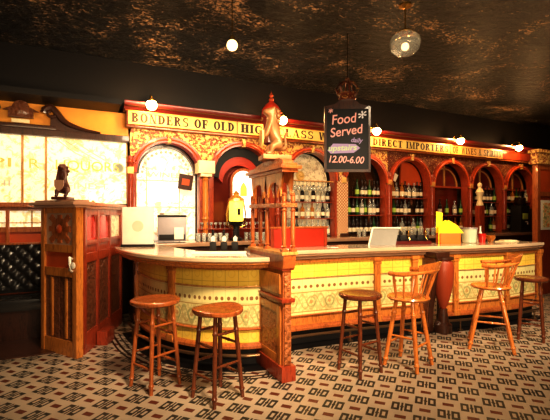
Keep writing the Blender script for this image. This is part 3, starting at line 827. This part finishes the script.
# sign boards
def sign(x0, x1, s, mat, label, lw):
    b = thing('sign_board', label, 'sign', ((x0+x1)/2, AY-.125, 2.905)); W_ = x1-x0
    obj('board', MB().bx(-W_/2, W_/2, -.02, 0, -.086, .086, .004), mat, b)
    obj('border', MB().bx(-W_/2, W_/2, -.026, -.004, .086, .096).bx(-W_/2, W_/2, -.026, -.004, -.096, -.086), 'gold', b)
    slab_text(s, lw, .138, 'sign_letter', b, (0, -.018, 0))
sign(.62, 2.27, 'BONDERS OF OLD', 'sign_yellow', 'long yellow sign board reading BONDERS OF OLD', 1.565)
sign(2.285, 4.97, 'HIGH CLASS WHISKIES', 'sign_yellow', 'yellow sign board reading HIGH CLASS before the chalkboard hides it', 2.58)
sign(4.985, 7.12, 'DIRECT IMPORTERS', 'sign_yellow', 'yellow sign board reading DIRECT IMPORTERS', 2.04)
sign(7.14, 8.86, 'OF WINES & SPIRITS', 'sign_amber', 'dull amber sign board furthest along the canopy', 1.60)

# canopy lamps
def lamp(x, z, label):
    t_ = thing('canopy_lamp', label, 'lamp', (x, 5.90, z-.02), 0, 'canopy lamps')
    obj('bulb', MB().sphere((0, 0, 0), .075), 'bulb_glow', t_, smooth=60)
    obj('collar', MB().lathe([(.05, 0), (.06, .02), (.03, .05), (.015, .07)], (0, 0, .035), n=16), 'brass', t_)
    obj('bracket', MB().tube([(0, .20, .02), (0, .16, .12), (0, .06, .155), (0, 0, .13), (0, 0, .09)], .010, 8), 'brass', t_)
    ld = bpy.data.lights.new('lamp_light', 'POINT'); ld.energy = 30; ld.color = (1, .56, .22); ld.shadow_soft_size = .06
    lo = bpy.data.objects.new('lamp_light', ld); C.objects.link(lo); lo.location = (x, 5.70, z-.02)
for x, lb in ((.92, 'glowing canopy lamp above BONDERS at the left of the arcade'), (3.02, 'glowing canopy lamp beside the red turret finial'),
              (5.0, 'glowing canopy lamp just right of the chalkboard'), (7.26, 'glowing canopy lamp at the end of DIRECT IMPORTERS'), (9.22, 'glowing canopy lamp furthest to the right')):
    lamp(x, 3.09, lb)

# ------------------------------------------------------------------ chalkboard
t_ = thing('chalkboard', 'black hanging menu chalkboard with pink and green chalk lettering', 'chalkboard', (3.02, 4.12, 2.06), R(-26))
obj('board', MB().bx(-.275, .275, -.012, .012, 0, .78, .004), 'chalk_board', t_)
m = MB().bx(-.29, -.262, -.022, .018, -.015, .80).bx(.262, .29, -.022, .018, -.015, .80).bx(-.29, .29, -.022, .018, -.02, .012)
m.prism([(-.29, .77), (.29, .77), (.29, .80), (.16, .83), (.10, .88), (-.10, .88), (-.16, .83), (-.29, .80)], 'y', -.022, .018)
obj('frame', m, 'wood_dark', t_)
for s_, sz, x_, z_, wd, mt, rz_ in (('Food', .17, -.04, .64, .32, 'chalk_pink', 6), ('Served', .16, -.01, .49, .42, 'chalk_pink', 8),
        ('daily', .08, .12, .375, .15, 'chalk_violet', -4), ('upstairs', .10, -.06, .28, .36, 'chalk_green', 2), ('12.00-6.00', .12, -.01, .13, .44, 'chalk_pink', -2), ('*', .20, .20, .66, .12, 'chalk_white', 20), ('*', .12, -.21, .72, .06, 'chalk_pink', 0)):
    text('chalk_lettering', s_, sz, mt, t_, (x_, -.015, z_), (PI/2, R(-rz_), 0), .001, wd, .002, .2)
obj('chalk_banner', MB().prism([(-.25, .25), (-.21, .21), (.08, .22), (.16, .28), (.10, .33), (-.18, .335)], 'y', -.0135, -.0125), 'chalk_violet', t_)
cr = MB()
cr.lathe([(.09, .88), (.11, .90), (.10, .93), (.12, .96)], n=24)
for k in range(8):
    a_ = 2*PI*k/8; cr.tube([(.115*math.cos(a_), .115*math.sin(a_), .95), (.145*math.cos(a_), .145*math.sin(a_), 1.02), (.09*math.cos(a_), .09*math.sin(a_), 1.09), (0, 0, 1.12)], .013, 6)
cr.sphere((0, 0, 1.14), .03)
obj('crown', cr, 'spandrel_dark', t_)
obj('chain', MB().tube([(0, 0, 1.15), (0, 0, CEIL-2.06)], .006, 6), 'black', t_)

# ------------------------------------------------------------------ ceiling lights
t_ = thing('pendant_globe', 'clear glass globe pendant lamp hanging from the dark ceiling', 'pendant lamp', (3.17, 3.28, CEIL))
obj('ceiling_rose', MB().lathe([(.07, -.02), (.07, 0), (.01, .0)], n=20).lathe([(.02, -.04), (.05, -.02), (.07, -.019)], n=20), 'brass', t_)
obj('rod', MB().tube([(0, 0, 0), (0, 0, -.32)], .007, 8), 'brass', t_)
obj('gallery', MB().lathe([(.02, -.27), (.08, -.29), (.105, -.31), (.10, -.315)], n=24), 'brass', t_)
obj('globe', MB().lathe([(.095, -.31), (.15, -.36), (.168, -.41), (.145, -.49), (.08, -.545), (0, -.56)], n=28), 'glass_clear', t_, smooth=80)
obj('bulb', MB().sphere((0, 0, -.44), .03), 'bulb_soft', t_)
t_ = thing('ceiling_bulb', 'small round opal bulb high under the dark ceiling at left', 'ceiling lamp', (1.23, 3.40, CEIL))
obj('rod', MB().tube([(0, 0, 0), (0, 0, -.67)], .005, 8), 'brass', t_)
obj('socket', MB().lathe([(.018, -.67), (.026, -.69), (.026, -.72)], n=14), 'brass', t_)
obj('bulb', MB().sphere((0, 0, -.755), .05), 'bulb_soft', t_, smooth=80)

# ------------------------------------------------------------------ stools and chairs
def leg_mb(p0, p1, r): return MB().turned(p0, p1, r, ((.10, 1.3), (.14, 1.2), (.46, 1.25), (.80, 1.25)), 12, .85)
def stool(label, x, y, rz, h, r, mat, smat, saddle=0, levels=(.30, .20)):
    t_ = thing('bar_stool', label, 'stool', (x, y, 0), rz)
    m = MB(); n, rings = 36, [(0, 0), (.5, 0), (.8, .002), (.93, .004), (1.0, -.006), (1.0, -.026), (.93, -.040), (.6, -.042), (0, -.042)]
    V = []
    for f, dz in rings:
        if f == 0: V.append([m.bm.verts.new((0, 0, h+dz-(saddle*.6 if dz == 0 else 0)))]); continue
        row = []
        for k in range(n):
            a_ = 2*PI*k/n; xx, yy = f*r*math.cos(a_), f*r*math.sin(a_)
            z_ = h+dz
            if dz > -.03: z_ += -saddle*.6 + saddle*(f**2)*(.5+.5*math.cos(2*a_))*1.0
            row.append(m.bm.verts.new((xx, yy, z_)))
        V.append(row)
    for a_, b_ in zip(V, V[1:]):
        for k in range(n):
            k2 = (k+1) % n
            if len(a_) == 1: m.bm.faces.new((a_[0], b_[k], b_[k2]))
            elif len(b_) == 1: m.bm.faces.new((a_[k], b_[0], a_[k2]))
            else: m.bm.faces.new((a_[k], b_[k], b_[k2], a_[k2]))
    obj('seat', m, smat, t_, smooth=50)
    tops, feet = [], []
    for k in range(4):
        a_ = PI/4+k*PI/2
        p1 = Vector((r*.66*math.cos(a_), r*.66*math.sin(a_), h-.04)); p0 = Vector((r*.98*math.cos(a_), r*.98*math.sin(a_), 0))
        tops.append(p1); feet.append(p0)
        obj('leg', leg_mb(p0, p1, .019), mat, t_)
    for k in range(4):
        for z_ in ((levels[0], levels[0]+.25) if k % 2 == 0 else (levels[1], levels[1]+.25)):
            f = z_/(h-.04); a_ = feet[k].lerp(tops[k], f); b_ = feet[(k+1) % 4].lerp(tops[(k+1) % 4], f)
            obj('stretcher', MB().turned(a_, b_, .012, ((.5, 1.3),), 10, .7, 20), mat, t_)
    return t_
stool('round-seated wooden bar stool nearest the booth door', .60, 3.64, R(26), .76, .215, 'wood_stool', 'wood_stool', .004)
stool('saddle-seated wooden bar stool just left of the carved divider post', 1.02, 3.17, R(20), .74, .21, 'wood_stool_dark', 'wood_stool', .022)
stool('dark wooden bar stool beside the back of the near armchair', 2.42, 3.10, R(8), .75, .205, 'wood_stool_dark', 'wood_stool_dark', .004)
stool('dark wooden bar stool last in the row at the right', 4.92, 3.00, R(30), .745, .185, 'wood_stool_dark', 'wood_stool_dark', .0)

def armchair(label, x, y, rz, mat, h=.69, spl=.24):
    """local: back of the chair towards +x"""
    t_ = thing('bar_armchair', label, 'chair', (x, y, 0), rz)
    obj('seat', MB().lathe([(0, h-.035), (.14, h-.04), (.195, h-.03), (.21, h-.012), (.20, h+.002), (.15, h-.004), (0, h-.012)], n=32), mat, t_, smooth=60)
    tops, feet = [], []
    for k in range(4):
        a_ = PI/4+k*PI/2
        p1 = Vector((.12*math.cos(a_), .12*math.sin(a_), h-.035)); p0 = Vector((spl*math.cos(a_), spl*math.sin(a_), 0))
        tops.append(p1); feet.append(p0); obj('leg', leg_mb(p0, p1, .022), mat, t_)
    for k in range(4):
        f = (.24 if k % 2 else .32)/h; a_ = feet[k].lerp(tops[k], f); b_ = feet[(k+1) % 4].lerp(tops[(k+1) % 4], f)
        obj('stretcher', MB().turned(a_, b_, .012, ((.5, 1.35),), 10, .7, 20), mat, t_)
    # bow arm
    pts = []
    for k in range(25):
        a_ = R(-118+236*k/24); lift = max(0, math.cos(a_))**1.5
        pts.append((.235*math.cos(a_)+.02+.02*lift, .245*math.sin(a_), h+.24+.045*lift))
    obj('arm_bow', MB().tube(pts, [.018+.004*abs(k-12)/12 for k in range(25)], 10), mat, t_)
    cr_ = MB(); cp = [(R(-52+104*k/16)) for k in range(17)]; V = []
    for k, a_ in enumerate(cp):
        hh = .11*math.cos(a_)**.6; zb = h+.255
        row = []
        for rr, zz in ((.232, zb), (.255, zb+hh*.5), (.272, zb+hh), (.252, zb+hh), (.235, zb+hh*.5), (.215, zb)):
            row.append(cr_.bm.verts.new((rr*math.cos(a_)+.045, rr*math.sin(a_), zz)))
        V.append(row)
    for p, q in zip(V, V[1:]):
        for j in range(6): cr_.bm.faces.new((p[j], q[j], q[(j+1) % 6], p[(j+1) % 6]))
    cr_.bm.faces.new(V[0]); cr_.bm.faces.new(V[-1])
    obj('crest_rail', cr_, mat, t_, smooth=50)
    for k in range(9):
        a_ = R(-104+208*k/8); lift = max(0, math.cos(a_))**1.5
        p0 = (.175*math.cos(a_), .175*math.sin(a_), h-.01); p1 = (.235*math.cos(a_)+.02+.02*lift, .245*math.sin(a_), h+.235+.045*lift)
        obj('spindle', MB().turned(p0, p1, .0095 if k not in (0, 8) else .014, ((.35, 1.5), (.65, 1.4)), 10, .75, 24), mat, t_)
    return t_
armchair('orange wooden spindle-back bar armchair just right of the dark stool', 2.96, 3.02, R(-70), 'wood_chair')
armchair('tan wooden spindle-back bar armchair in front of the bowed bar end', 4.22, 3.03, R(-52), 'wood_chair', .70, .31)

# ------------------------------------------------------------------ things on and behind the bar
def simple(name, label, cat, mb, mat, loc, rz=0, group=None, smooth=35):
    o = obj(name, mb, mat, None, loc, smooth, rz=rz); return tag(o, label, cat, group)
# white framed notice and grey till at left
t_ = thing('notice_board', 'pale square notice board propped at the far left bar end', 'board', (.66, 5.30, 1.10), R(-20))
obj('panel', MB().bx(-.19, .19, -.012, .012, .03, .50, .004), 'white', t_)
obj('seal', MB().lathe([(.07, 0), (.07, .002), (.055, .002)], (0, -.012, .26), (0, -1, 0), 24), 'seal_pink', t_)
obj('foot', MB().bx(-.2, .2, -.05, .05, 0, .03, .006), 'black', t_)
t_ = thing('cash_register', 'boxy grey till with dark top on the back counter', 'till', (1.22, 5.98, 1.10), R(-10))
obj('case', MB().bx(-.20, .20, -.16, .12, .02, .37, .012), 'grey_steel', t_)
obj('top_cover', MB().bx(-.205, .205, -.165, .125, .37, .40, .008), 'black', t_)
obj('drawer', MB().bx(-.18, .18, -.175, -.16, .04, .12, .004), 'black', t_)
obj('receipt', MB().bx(.03, .16, -.185, -.172, .05, .22, .002), 'white', t_)
simple('paper_stack', 'small heap of white papers lying on the grey till', 'paper', MB().box((0, 0, .015), (.30, .18, .03), .2, .004).box((.02, 0, .04), (.22, .14, .025), -.3, .004), 'white', (1.22, 5.98, 1.502), smooth=None)
t_ = thing('tilted_picture', 'small dark framed picture hanging tilted in the first arched bay', 'picture', (1.50, 6.30, 2.02))
obj('frame', MB().box((0, 0, 0), (.22, .02, .24), rot=Euler((0, R(8), 0))), 'wood_dark', t_)
obj('print', MB().box((0, -.012, 0), (.12, .004, .10), rot=Euler((0, R(8), 0))), 'rust_red', t_)
# beer font lantern
t_ = thing('beer_font', 'glowing yellow lantern-shaped beer font with gold cap', 'beer font', (2.22, 5.95, 1.10))
obj('pedestal', MB().lathe([(.10, 0), (.10, .03), (.05, .06), (.045, .22), (.10, .26), (.12, .30)], n=24), 'black', t_)
obj('lit_drum', MB().lathe([(.105, .30), (.115, .32), (.115, .60), (.10, .63)], n=24), 'font_glow', t_)
obj('cap', MB().lathe([(.13, .62), (.12, .66), (.06, .70), (.04, .72), (.05, .74), (0, .79)], n=24), 'gold', t_)
obj('badge', MB().bx(-.02, .02, -.125, -.11, .40, .50), 'black', t_)
for k in (-1, 1): obj('font_arm', MB().tube([(k*.05, 0, .2), (k*.15, 0, .24), (k*.16, 0, .42), (k*.12, 0, .62)], .012, 8), 'brass', t_)
# hand pumps on the front counter
def pump(label, x, y):
    t_ = thing('hand_pump', label, 'beer pump', (x, y, 1.10), R(-15), 'hand pumps')
    obj('base', MB().bx(-.035, .035, -.05, .05, 0, .10, .012), 'black', t_)
    obj('handle', MB().turned((0, 0, .10), (0, .02, .24), .014, ((.3, 1.5), (.8, 1.7))), 'black', t_)
    obj('badge', MB().prism([(-.02, .11), (.02, .11), (.024, .15), (0, .175), (-.024, .15)], 'y', -.055, -.05), 'white', t_)
for k, (x, y) in enumerate(((1.33, 4.30), (1.44, 4.25), (1.55, 4.20))):
    pump(('first', 'middle', 'last')[k]+' dark hand pump of the three left of the divider post', x, y)
simple('drip_tray', 'long pale drip tray on the bar left of the divider post', 'tray', MB().bx(-.28, .28, -.06, .06, 0, .02, .006), 'white', (1.30, 3.98, 1.10), R(-24))
# glasses
def glass_mb(h=.12, r=.036): return MB().lathe([(r*.75, 0), (r*.78, .004), (r, h), (r-.003, h), (r*.7, .008), (0, .008)], n=14)
g0 = simple('beer_glass', 'clear beer glass in the rows standing left of the divider post', 'glass', glass_mb(), 'glass_clear', (1.6, 5.90, 1.10), group='glasses on the back counter', smooth=40)
gl = []
for k in range(1, 30):
    row, c_ = divmod(k, 15)
    if 2.04 < 1.60+.088*c_+.03*row < 2.40: continue
    g = g0.copy(); C.objects.link(g); g.location = (1.60+.088*c_+.03*row, 5.90+.13*row, 1.10+ .0*row)
t_ = thing('glass_shelf', 'low dark shelf of a rack behind the beer glasses', 'shelf', (2.2, 6.16, 1.10))
# (only its boards)
obj('board', MB().bx(-.55, .75, -.05, .02, .17, .185).bx(-.55, -.53, -.05, .02, 0, .17).bx(.73, .75, -.05, .02, 0, .17), 'wood_red', t_)
sg = simple('stemmed_glass', 'small stemmed glass on the low shelf behind the beer glasses', 'glass', MB().lathe([(.028, 0), (.005, .01), (.004, .05), (.024, .065), (.028, .10), (.025, .10), (0, .06)], n=12), 'glass_clear', (1.72, 6.14, 1.285), group='stemmed glasses on the low shelf')
for k in range(1, 16):
    g = sg.copy(); C.objects.link(g); g.location = (1.72+.075*k, 6.14, 1.285)
# red housing by the divider
t_ = thing('red_pump_housing', 'low long dark red box standing on the bar right of the divider post', 'box', (2.05, 4.38, 1.10))
obj('body', MB().bx(0, .80, -.05, .08, 0, .235, .006), 'red_paint', t_)
obj('top_board', MB().bx(-.01, .82, -.065, .10, .235, .255, .005), 'wood_bar', t_)
for k in (0, 1):
    obj('side_moulding', MB().bx(.0+.76*k, .04+.76*k, -.062, -.05, .01, .23, .003), 'wood_red', t_)
bm_ = simple('beer_mat', 'white beer mat on the bar nearest the divider post', 'beer mat', MB().bx(-.05, .05, -.05, .05, 0, .004), 'white', (2.18, 4.10, 1.10), smooth=None)
g = bm_.copy(); C.objects.link(g); g.location = (2.80, 4.12, 1.10); g['label'] = 'white beer mat on the bar in front of the sloping menu stand'
# sloping menu stand
t_ = thing('menu_stand', 'sloping grey menu stand with white edging on the bar', 'menu stand', (3.63, 4.20, 1.10), R(-30))
obj('face', MB().prism([(-.10, .0), (.02, .22), (.03, .22), (-.08, .0)], 'x', -.17, .17), 'pale_grey', t_)
obj('edging', MB().prism([(-.115, .0), (.005, .23), (.03, .23), (-.10, .0)], 'x', -.19, -.17).prism([(-.0, .22), (.005, .235), (.035, .235), (.03, .22)], 'x', -.19, .19), 'white', t_)
obj('backing', MB().prism([(.02, .0), (.03, .20), (.04, .0)], 'x', -.12, .12), 'black', t_)
for ch in t_.children:
    for v_ in ch.data.vertices: v_.co.x += v_.co.z*.32
# dark tap tower and cup
t_ = thing('tap_tower', 'low dark beer tap tower on the bar right of the menu stand', 'beer taps', (4.06, 4.10, 1.10), R(-20))
obj('plinth', MB().bx(-.26, .26, -.08, .08, 0, .05, .01), 'dark_red', t_)
obj('body', MB().bx(-.24, .24, -.05, .06, .05, .13, .02), 'black', t_)
for k in range(4): obj('tap', MB().tube([(-.18+.12*k, -.04, .10), (-.18+.12*k, -.10, .10), (-.18+.12*k, -.11, .06)], .01, 8).turned((-.18+.12*k, -.07, .11), (-.18+.12*k, -.075, .19), .011), 'brass' if k % 2 else 'black', t_)
simple('white_cup', 'white cup standing on the bar above the dark tap tower', 'cup', MB().lathe([(.03, 0), (.045, .02), (.05, .09), (.045, .09), (.035, .02), (0, .015)], n=20), 'white', (4.22, 4.32, 1.10))
# yellow card display on orange box
t_ = thing('card_display', 'bright yellow folded card display on an orange box', 'display', (4.62, 3.96, 1.10), R(-26))
obj('box', MB().bx(-.14, .14, -.08, .08, 0, .15, .006), 'orange_card', t_)
obj('folded_card', MB().prism([(-.15, .15), (.19, .15), (.10, .26), (-.02, .33), (-.15, .24)], 'y', -.06, -.05).prism([(-.15, .15), (.19, .15), (.10, .26), (-.02, .33), (-.15, .24)], 'y', .04, .05), 'yellow_card', t_)
obj('flag_card', MB().prism([(-.20, .25), (-.12, .25), (-.11, .43), (-.20, .45)], 'y', -.085, -.08).bx(-.165, -.155, -.08, -.072, .0, .44), 'yellow_card', t_)
t_ = thing('ice_bucket', 'pale glass ice bucket right of the yellow card display', 'bucket', (5.02, 3.94, 1.10))
obj('vessel', MB().lathe([(.085, 0), (.095, .01), (.11, .20), (.105, .20), (.088, .015), (0, .012)], n=28), 'ice_glass' if 'ice_glass' in MATS else plain('ice_glass', (.55, .62, .48), .1, coat=.6).name, t_)
obj('rim', MB().lathe([(.105, .20), (.117, .205), (.115, .22), (.105, .22)], n=28), 'grey_steel', t_)
simple('red_tumbler', 'dark red tumbler right of the ice bucket', 'glass', MB().lathe([(.045, 0), (.055, .13), (.05, .13), (.04, .01), (0, .01)], n=20), 'glass_red', (5.27, 3.92, 1.10))
simple('amber_bowl', 'small amber glass bowl beside the red tumbler', 'bowl', MB().lathe([(.03, 0), (.03, .01), (.065, .06), (.07, .10), (.065, .10), (.03, .02), (0, .015)], n=20), 'glass_amber', (5.43, 3.90, 1.10))
simple('conical_decanter', 'white cone-shaped decanter behind the red tumbler', 'decanter', MB().lathe([(.06, 0), (.06, .01), (.015, .16), (.012, .22), (.02, .23), (.0, .235)], n=20), 'white', (5.42, 4.06, 1.10))
simple('bar_cloth', 'crumpled pale bar cloth near the right end of the bar', 'cloth', MB().box((0, 0, .008), (.36, .22, .014), .3, .006).box((.05, .02, .02), (.2, .14, .014), -.4, .006), 'cream', (5.72, 3.84, 1.10))

# shelves and bottles
def bottle_kinds():
    ks = []
    profs = [[(.036, 0), (.038, .01), (.038, .17), (.030, .20), (.013, .235), (.012, .30), (.015, .302), (.015, .315), (0, .315)],
             [(.040, 0), (.042, .01), (.042, .15), (.034, .19), (.014, .21), (.014, .26), (.017, .262), (.017, .285), (0, .285)],
             [(.030, 0), (.033, .01), (.036, .15), (.018, .21), (.012, .26), (.014, .31), (0, .31)]]
    for nm, pi, mt in (('dark', 0, 'glass_dark'), ('clear', 1, 'glass_clear'), ('amber', 1, 'glass_amber'), ('green', 2, 'glass_green')):
        ks.append((nm, fin_mesh('bottle_'+nm, MB().lathe(profs[pi], n=12), mt, 40), profs[pi]))
    return ks
KB = bottle_kinds()
lab_me = fin_mesh('bottle_label', MB().lathe([(.0395, .05), (.0395, .12)], n=12), 'bottle_label', 40)
lab_me2 = fin_mesh('bottle_label', MB().lathe([(.0435, .04), (.0435, .12)], n=12), 'bottle_label', 40)
lab_me3 = fin_mesh('bottle_label', MB().lathe([(.0375, .05), (.0375, .13)], n=12), 'green_label', 40)
bayname = {2: 'third', 3: 'fourth', 4: 'fifth', 5: 'sixth', 6: 'seventh', 7: 'eighth'}
shelfz = {2: (1.12, 1.44, 1.74), 3: (1.12, 1.50, 1.85), 4: (1.12, 1.50, 1.85), 5: (1.12, 1.50), 6: (1.12, 1.48, 1.80), 7: (1.12, 1.50, 1.82)}
for bay, zs_ in shelfz.items():
    a_, b_ = BX[bay], BX[bay+1]; xc = (a_+b_)/2; ri = min(.585, (b_-a_)/2-.005)-.085
    for z_ in zs_[1:]:
        sh = simple('bottle_shelf', '%s bottle shelf in the %s bay from the left' % ('lower' if z_ == zs_[1] else 'upper', bayname[bay]), 'shelf', MB().bx(-ri+.005, ri-.005, -.10, .10, -.014, 0), 'wood_red', (xc, AY+.125, z_), smooth=None)
    for li, z_ in enumerate(zs_):
        n = 9 if bay in (2, 3, 4) else 8
        for k in range(n):
            if random.random() < .08: continue
            x_ = xc-ri+.05+(2*ri-.10)*k/(n-1)+random.uniform(-.006, .006)
            ki = random.choice((0, 0, 1, 2, 3) if bay != 2 else (1, 1, 2, 0, 1))
            if bay in (3,): ki = random.choice((0, 0, 3, 0, 1))
            nm, me, pf = KB[ki]
            root = bpy.data.objects.new('bottle', me); C.objects.link(root); root.location = (x_, AY+.125+random.uniform(-.03, .03), z_+.001)
            root.scale = (1.12, 1.12, 1.12) if bay != 2 else (1, 1, .98)
            tag(root, '%s glass bottle on the shelves of the %s arched bay from the left' % (nm, bayname[bay]), 'bottle', '%s bottles in the %s bay' % (nm, bayname[bay]))
            lb = bpy.data.objects.new('paper_label', lab_me if ki == 0 else (lab_me2 if ki in (1, 2) else lab_me3)); C.objects.link(lb); lb.parent = root
# hanging wine glasses row in bay three
xc = (BX[2]+BX[3])/2
wg_me = MB().lathe([(.03, 0), (.005, -.01), (.004, -.06), (.03, -.09), (.034, -.13), (.030, -.16), (.027, -.16), (.03, -.13), (0, -.075)], n=12)
wg = simple('hanging_wine_glass', 'wine glass hanging upside down in the third arched bay', 'glass', wg_me, 'glass_clear', (xc-.40, AY+.0, 2.10), group='wine glasses hanging in the third bay')
for k in range(1, 11):
    g = wg.copy(); C.objects.link(g); g.location = (xc-.40+.08*k, AY+.0, 2.10)
simple('glass_rail', 'narrow wooden rail from which the wine glasses hang', 'rail', MB().bx(-.46, .46, -.05, .05, 0, .02, .004), 'wood_gold', (xc, AY, 2.10))

# dark coffee machine in the far bay, small printed poster, dark figure shapes of pumps
t_ = thing('coffee_machine', 'tall black machine with a green label in the last arched bay', 'machine', (9.45, 6.02, 1.10))
obj('body', MB().bx(-.17, .17, -.13, .13, 0, .62, .015), 'black', t_)
obj('hopper', MB().lathe([(.08, .62), (.12, .68), (.12, .80), (.10, .82)], n=20), 'glass_dark', t_)
obj('label_plate', MB().bx(-.11, .08, -.14, -.13, .30, .44, .003), 'green_label', t_)
obj('spout', MB().tube([(.0, -.13, .24), (0, -.18, .24), (0, -.18, .18)], .014, 8), 'grey_steel', t_)

simple('pinned_notice', 'white paper notice pinned crookedly at the top of the fifth bay', 'notice', MB().box((0, 0, 0), (.20, .006, .16), rot=Euler((0, R(28), 0))), 'white', (5.80, 6.33, 2.30), smooth=None)
t_ = thing('pale_figurine', 'tall pale figurine standing between the sixth and seventh bays', 'figurine', (7.86, 5.90, 1.10))
obj('plinth', MB().bx(-.08, .08, -.06, .06, 0, .60, .01), 'wood_red', t_)
obj('figure', MB().lathe([(.07, .60), (.08, .62), (.045, .72), (.06, .82), (.09, .90), (.05, .97), (.03, 1.0), (.05, 1.04), (.045, 1.08), (0, 1.12)], n=20), 'cream', t_)
simple('yellow_card', 'small yellow price card standing on the far end of the back counter', 'card', MB().bx(-.08, .08, -.005, .005, 0, .20), 'yellow_card', (9.98, 5.86, 1.66), smooth=None)
t_ = thing('display_fridge', 'dark display cabinet at the end of the back counter under a yellow card', 'cabinet', (9.95, 5.98, 1.10))
obj('case', MB().bx(-.20, .20, -.17, .10, 0, .56, .01), 'wood_dark', t_)
obj('door', MB().bx(-.16, .16, -.18, -.17, .05, .51, .004), 'glass_dark', t_)
for k in range(26):
    g = g0.copy(); C.objects.link(g); g.location = (4.62+.115*k+(.06 if k > 9 else 0), 5.90+random.uniform(-.05, .05), 1.10)
    g['label'] = 'clear glass in the long row on the back counter beneath the dark right-hand bays'; g['group'] = 'glasses beneath the right bays'; g.scale = (1.15, 1.15, 1.15)
# right end screen
t_ = thing('end_screen', 'tall wooden end screen with red panel at the far right of the bar', 'screen', (7.66, 4.60, 0))
obj('frame', MB().bx(0, .09, -.05, .05, 0, 2.45, .006).bx(1.4, 1.5, -.05, .05, 0, 2.45, .006).bx(.09, 1.4, -.04, .04, 1.86, 1.94).bx(.09, 1.4, -.04, .04, 2.36, 2.45), 'wood_bar', t_)
obj('upper_panel', MB().bx(.09, 1.4, -.012, .012, 1.94, 2.36), 'rust_red', t_)
obj('lower_panel', MB().bx(.09, 1.4, -.012, .012, 0, 1.86), 'wood_red', t_)
obj('cornice', MB().bx(-.06, 1.56, -.10, .08, 2.45, 2.52, .01).bx(-.03, 1.53, -.07, .06, 2.52, 2.66).bx(-.08, 1.58, -.12, .09, 2.66, 2.72, .01), 'spandrel_ornament', t_)
t_ = thing('framed_print', 'orange and cream print in a pale frame on the right end screen', 'picture', (7.98, 4.57, 1.22))
obj('frame', MB().bx(-.20, .20, -.02, 0, 0, .56, .006), 'white', t_)
obj('print', MB().bx(-.15, .15, -.026, -.02, .05, .51), 'picture_print', t_)

# ------------------------------------------------------------------ lights
def area(name, loc, target, size, energy, col, sy=None):
    ld = bpy.data.lights.new(name, 'AREA'); ld.energy = energy; ld.color = col; ld.size = size
    if sy: ld.shape = 'RECTANGLE'; ld.size_y = sy
    o = bpy.data.objects.new(name, ld); C.objects.link(o); o.location = loc
    o.rotation_euler = (Vector(target)-Vector(loc)).to_track_quat('-Z', 'Y').to_euler(); return o
def spot(name, loc, target, energy, col, ang=80, soft=.25, blend=.8):
    ld = bpy.data.lights.new(name, 'SPOT'); ld.energy = energy; ld.color = col; ld.spot_size = R(ang); ld.spot_blend = blend; ld.shadow_soft_size = soft
    o = bpy.data.objects.new(name, ld); C.objects.link(o); o.location = loc
    o.rotation_euler = (Vector(target)-Vector(loc)).to_track_quat('-Z', 'Y').to_euler(); return o
warm = (1, .80, .54)
spot('room_light_left', (1.1, 1.2, 3.5), (1.30, 3.8, .8), 820, warm, 62, .2, 1)
spot('room_light_mid', (2.6, .9, 3.5), (2.9, 3.6, .8), 560, warm, 70, .2, 1)
spot('room_light_right', (4.8, .9, 3.5), (5.0, 3.6, .9), 760, warm, 66, .2, 1)
area('arcade_wash_left', (2.0, 4.3, 2.9), (2.0, 6.3, 2.1), 2.2, 50, (1, .78, .48), .3)
area('arcade_wash_right', (6.0, 4.3, 2.9), (6.6, 6.3, 2.1), 3.4, 22, (1, .62, .32), .3)
area('booth_wash', (-.6, 4.6, 2.6), (-.5, 6.2, 2.2), 1.2, 9, (1, .72, .4), .3)
spot('ceiling_bounce', (1.5, .5, 1.2), (3.8, 3.6, 3.78), 170, (1, .7, .4), 110)
spot('ceiling_bounce_left', (-.5, 1.0, 1.2), (-.2, 4.4, 3.78), 70, (1, .72, .45), 90)
area('serving_fill', (1.0, 4.5, 2.95), (1.0, 5.4, 1.2), .6, 22, (1, .82, .58), .3)  # unseen area light added to brighten the notice board and bar top
area('room_fill', (1.2, -1.6, 2.0), (2.2, 4.0, .7), 2.2, 150, (1, .78, .50), 1.0)
w = bpy.data.worlds.new('W'); bpy.context.scene.world = w; w.use_nodes = True
w.node_tree.nodes['Background'].inputs[0].default_value = (.9, .5, .3, 1); w.node_tree.nodes['Background'].inputs[1].default_value = .02

# ------------------------------------------------------------------ camera
cam = bpy.data.cameras.new('camera'); co = bpy.data.objects.new('camera', cam); C.objects.link(co)
cam.sensor_width = 36; cam.sensor_fit = 'HORIZONTAL'; cam.lens = 400*36/550
cam.shift_y = 5/550
co.location = (0, 0, 1.5); co.rotation_euler = (PI/2, 0, -R(26)); cam.clip_start = .05
bpy.context.scene.camera = co
sc = bpy.context.scene
sc.view_settings.view_transform = 'Standard'; sc.view_settings.look = 'None'
sc.view_settings.exposure = .25; sc.view_settings.gamma = .78
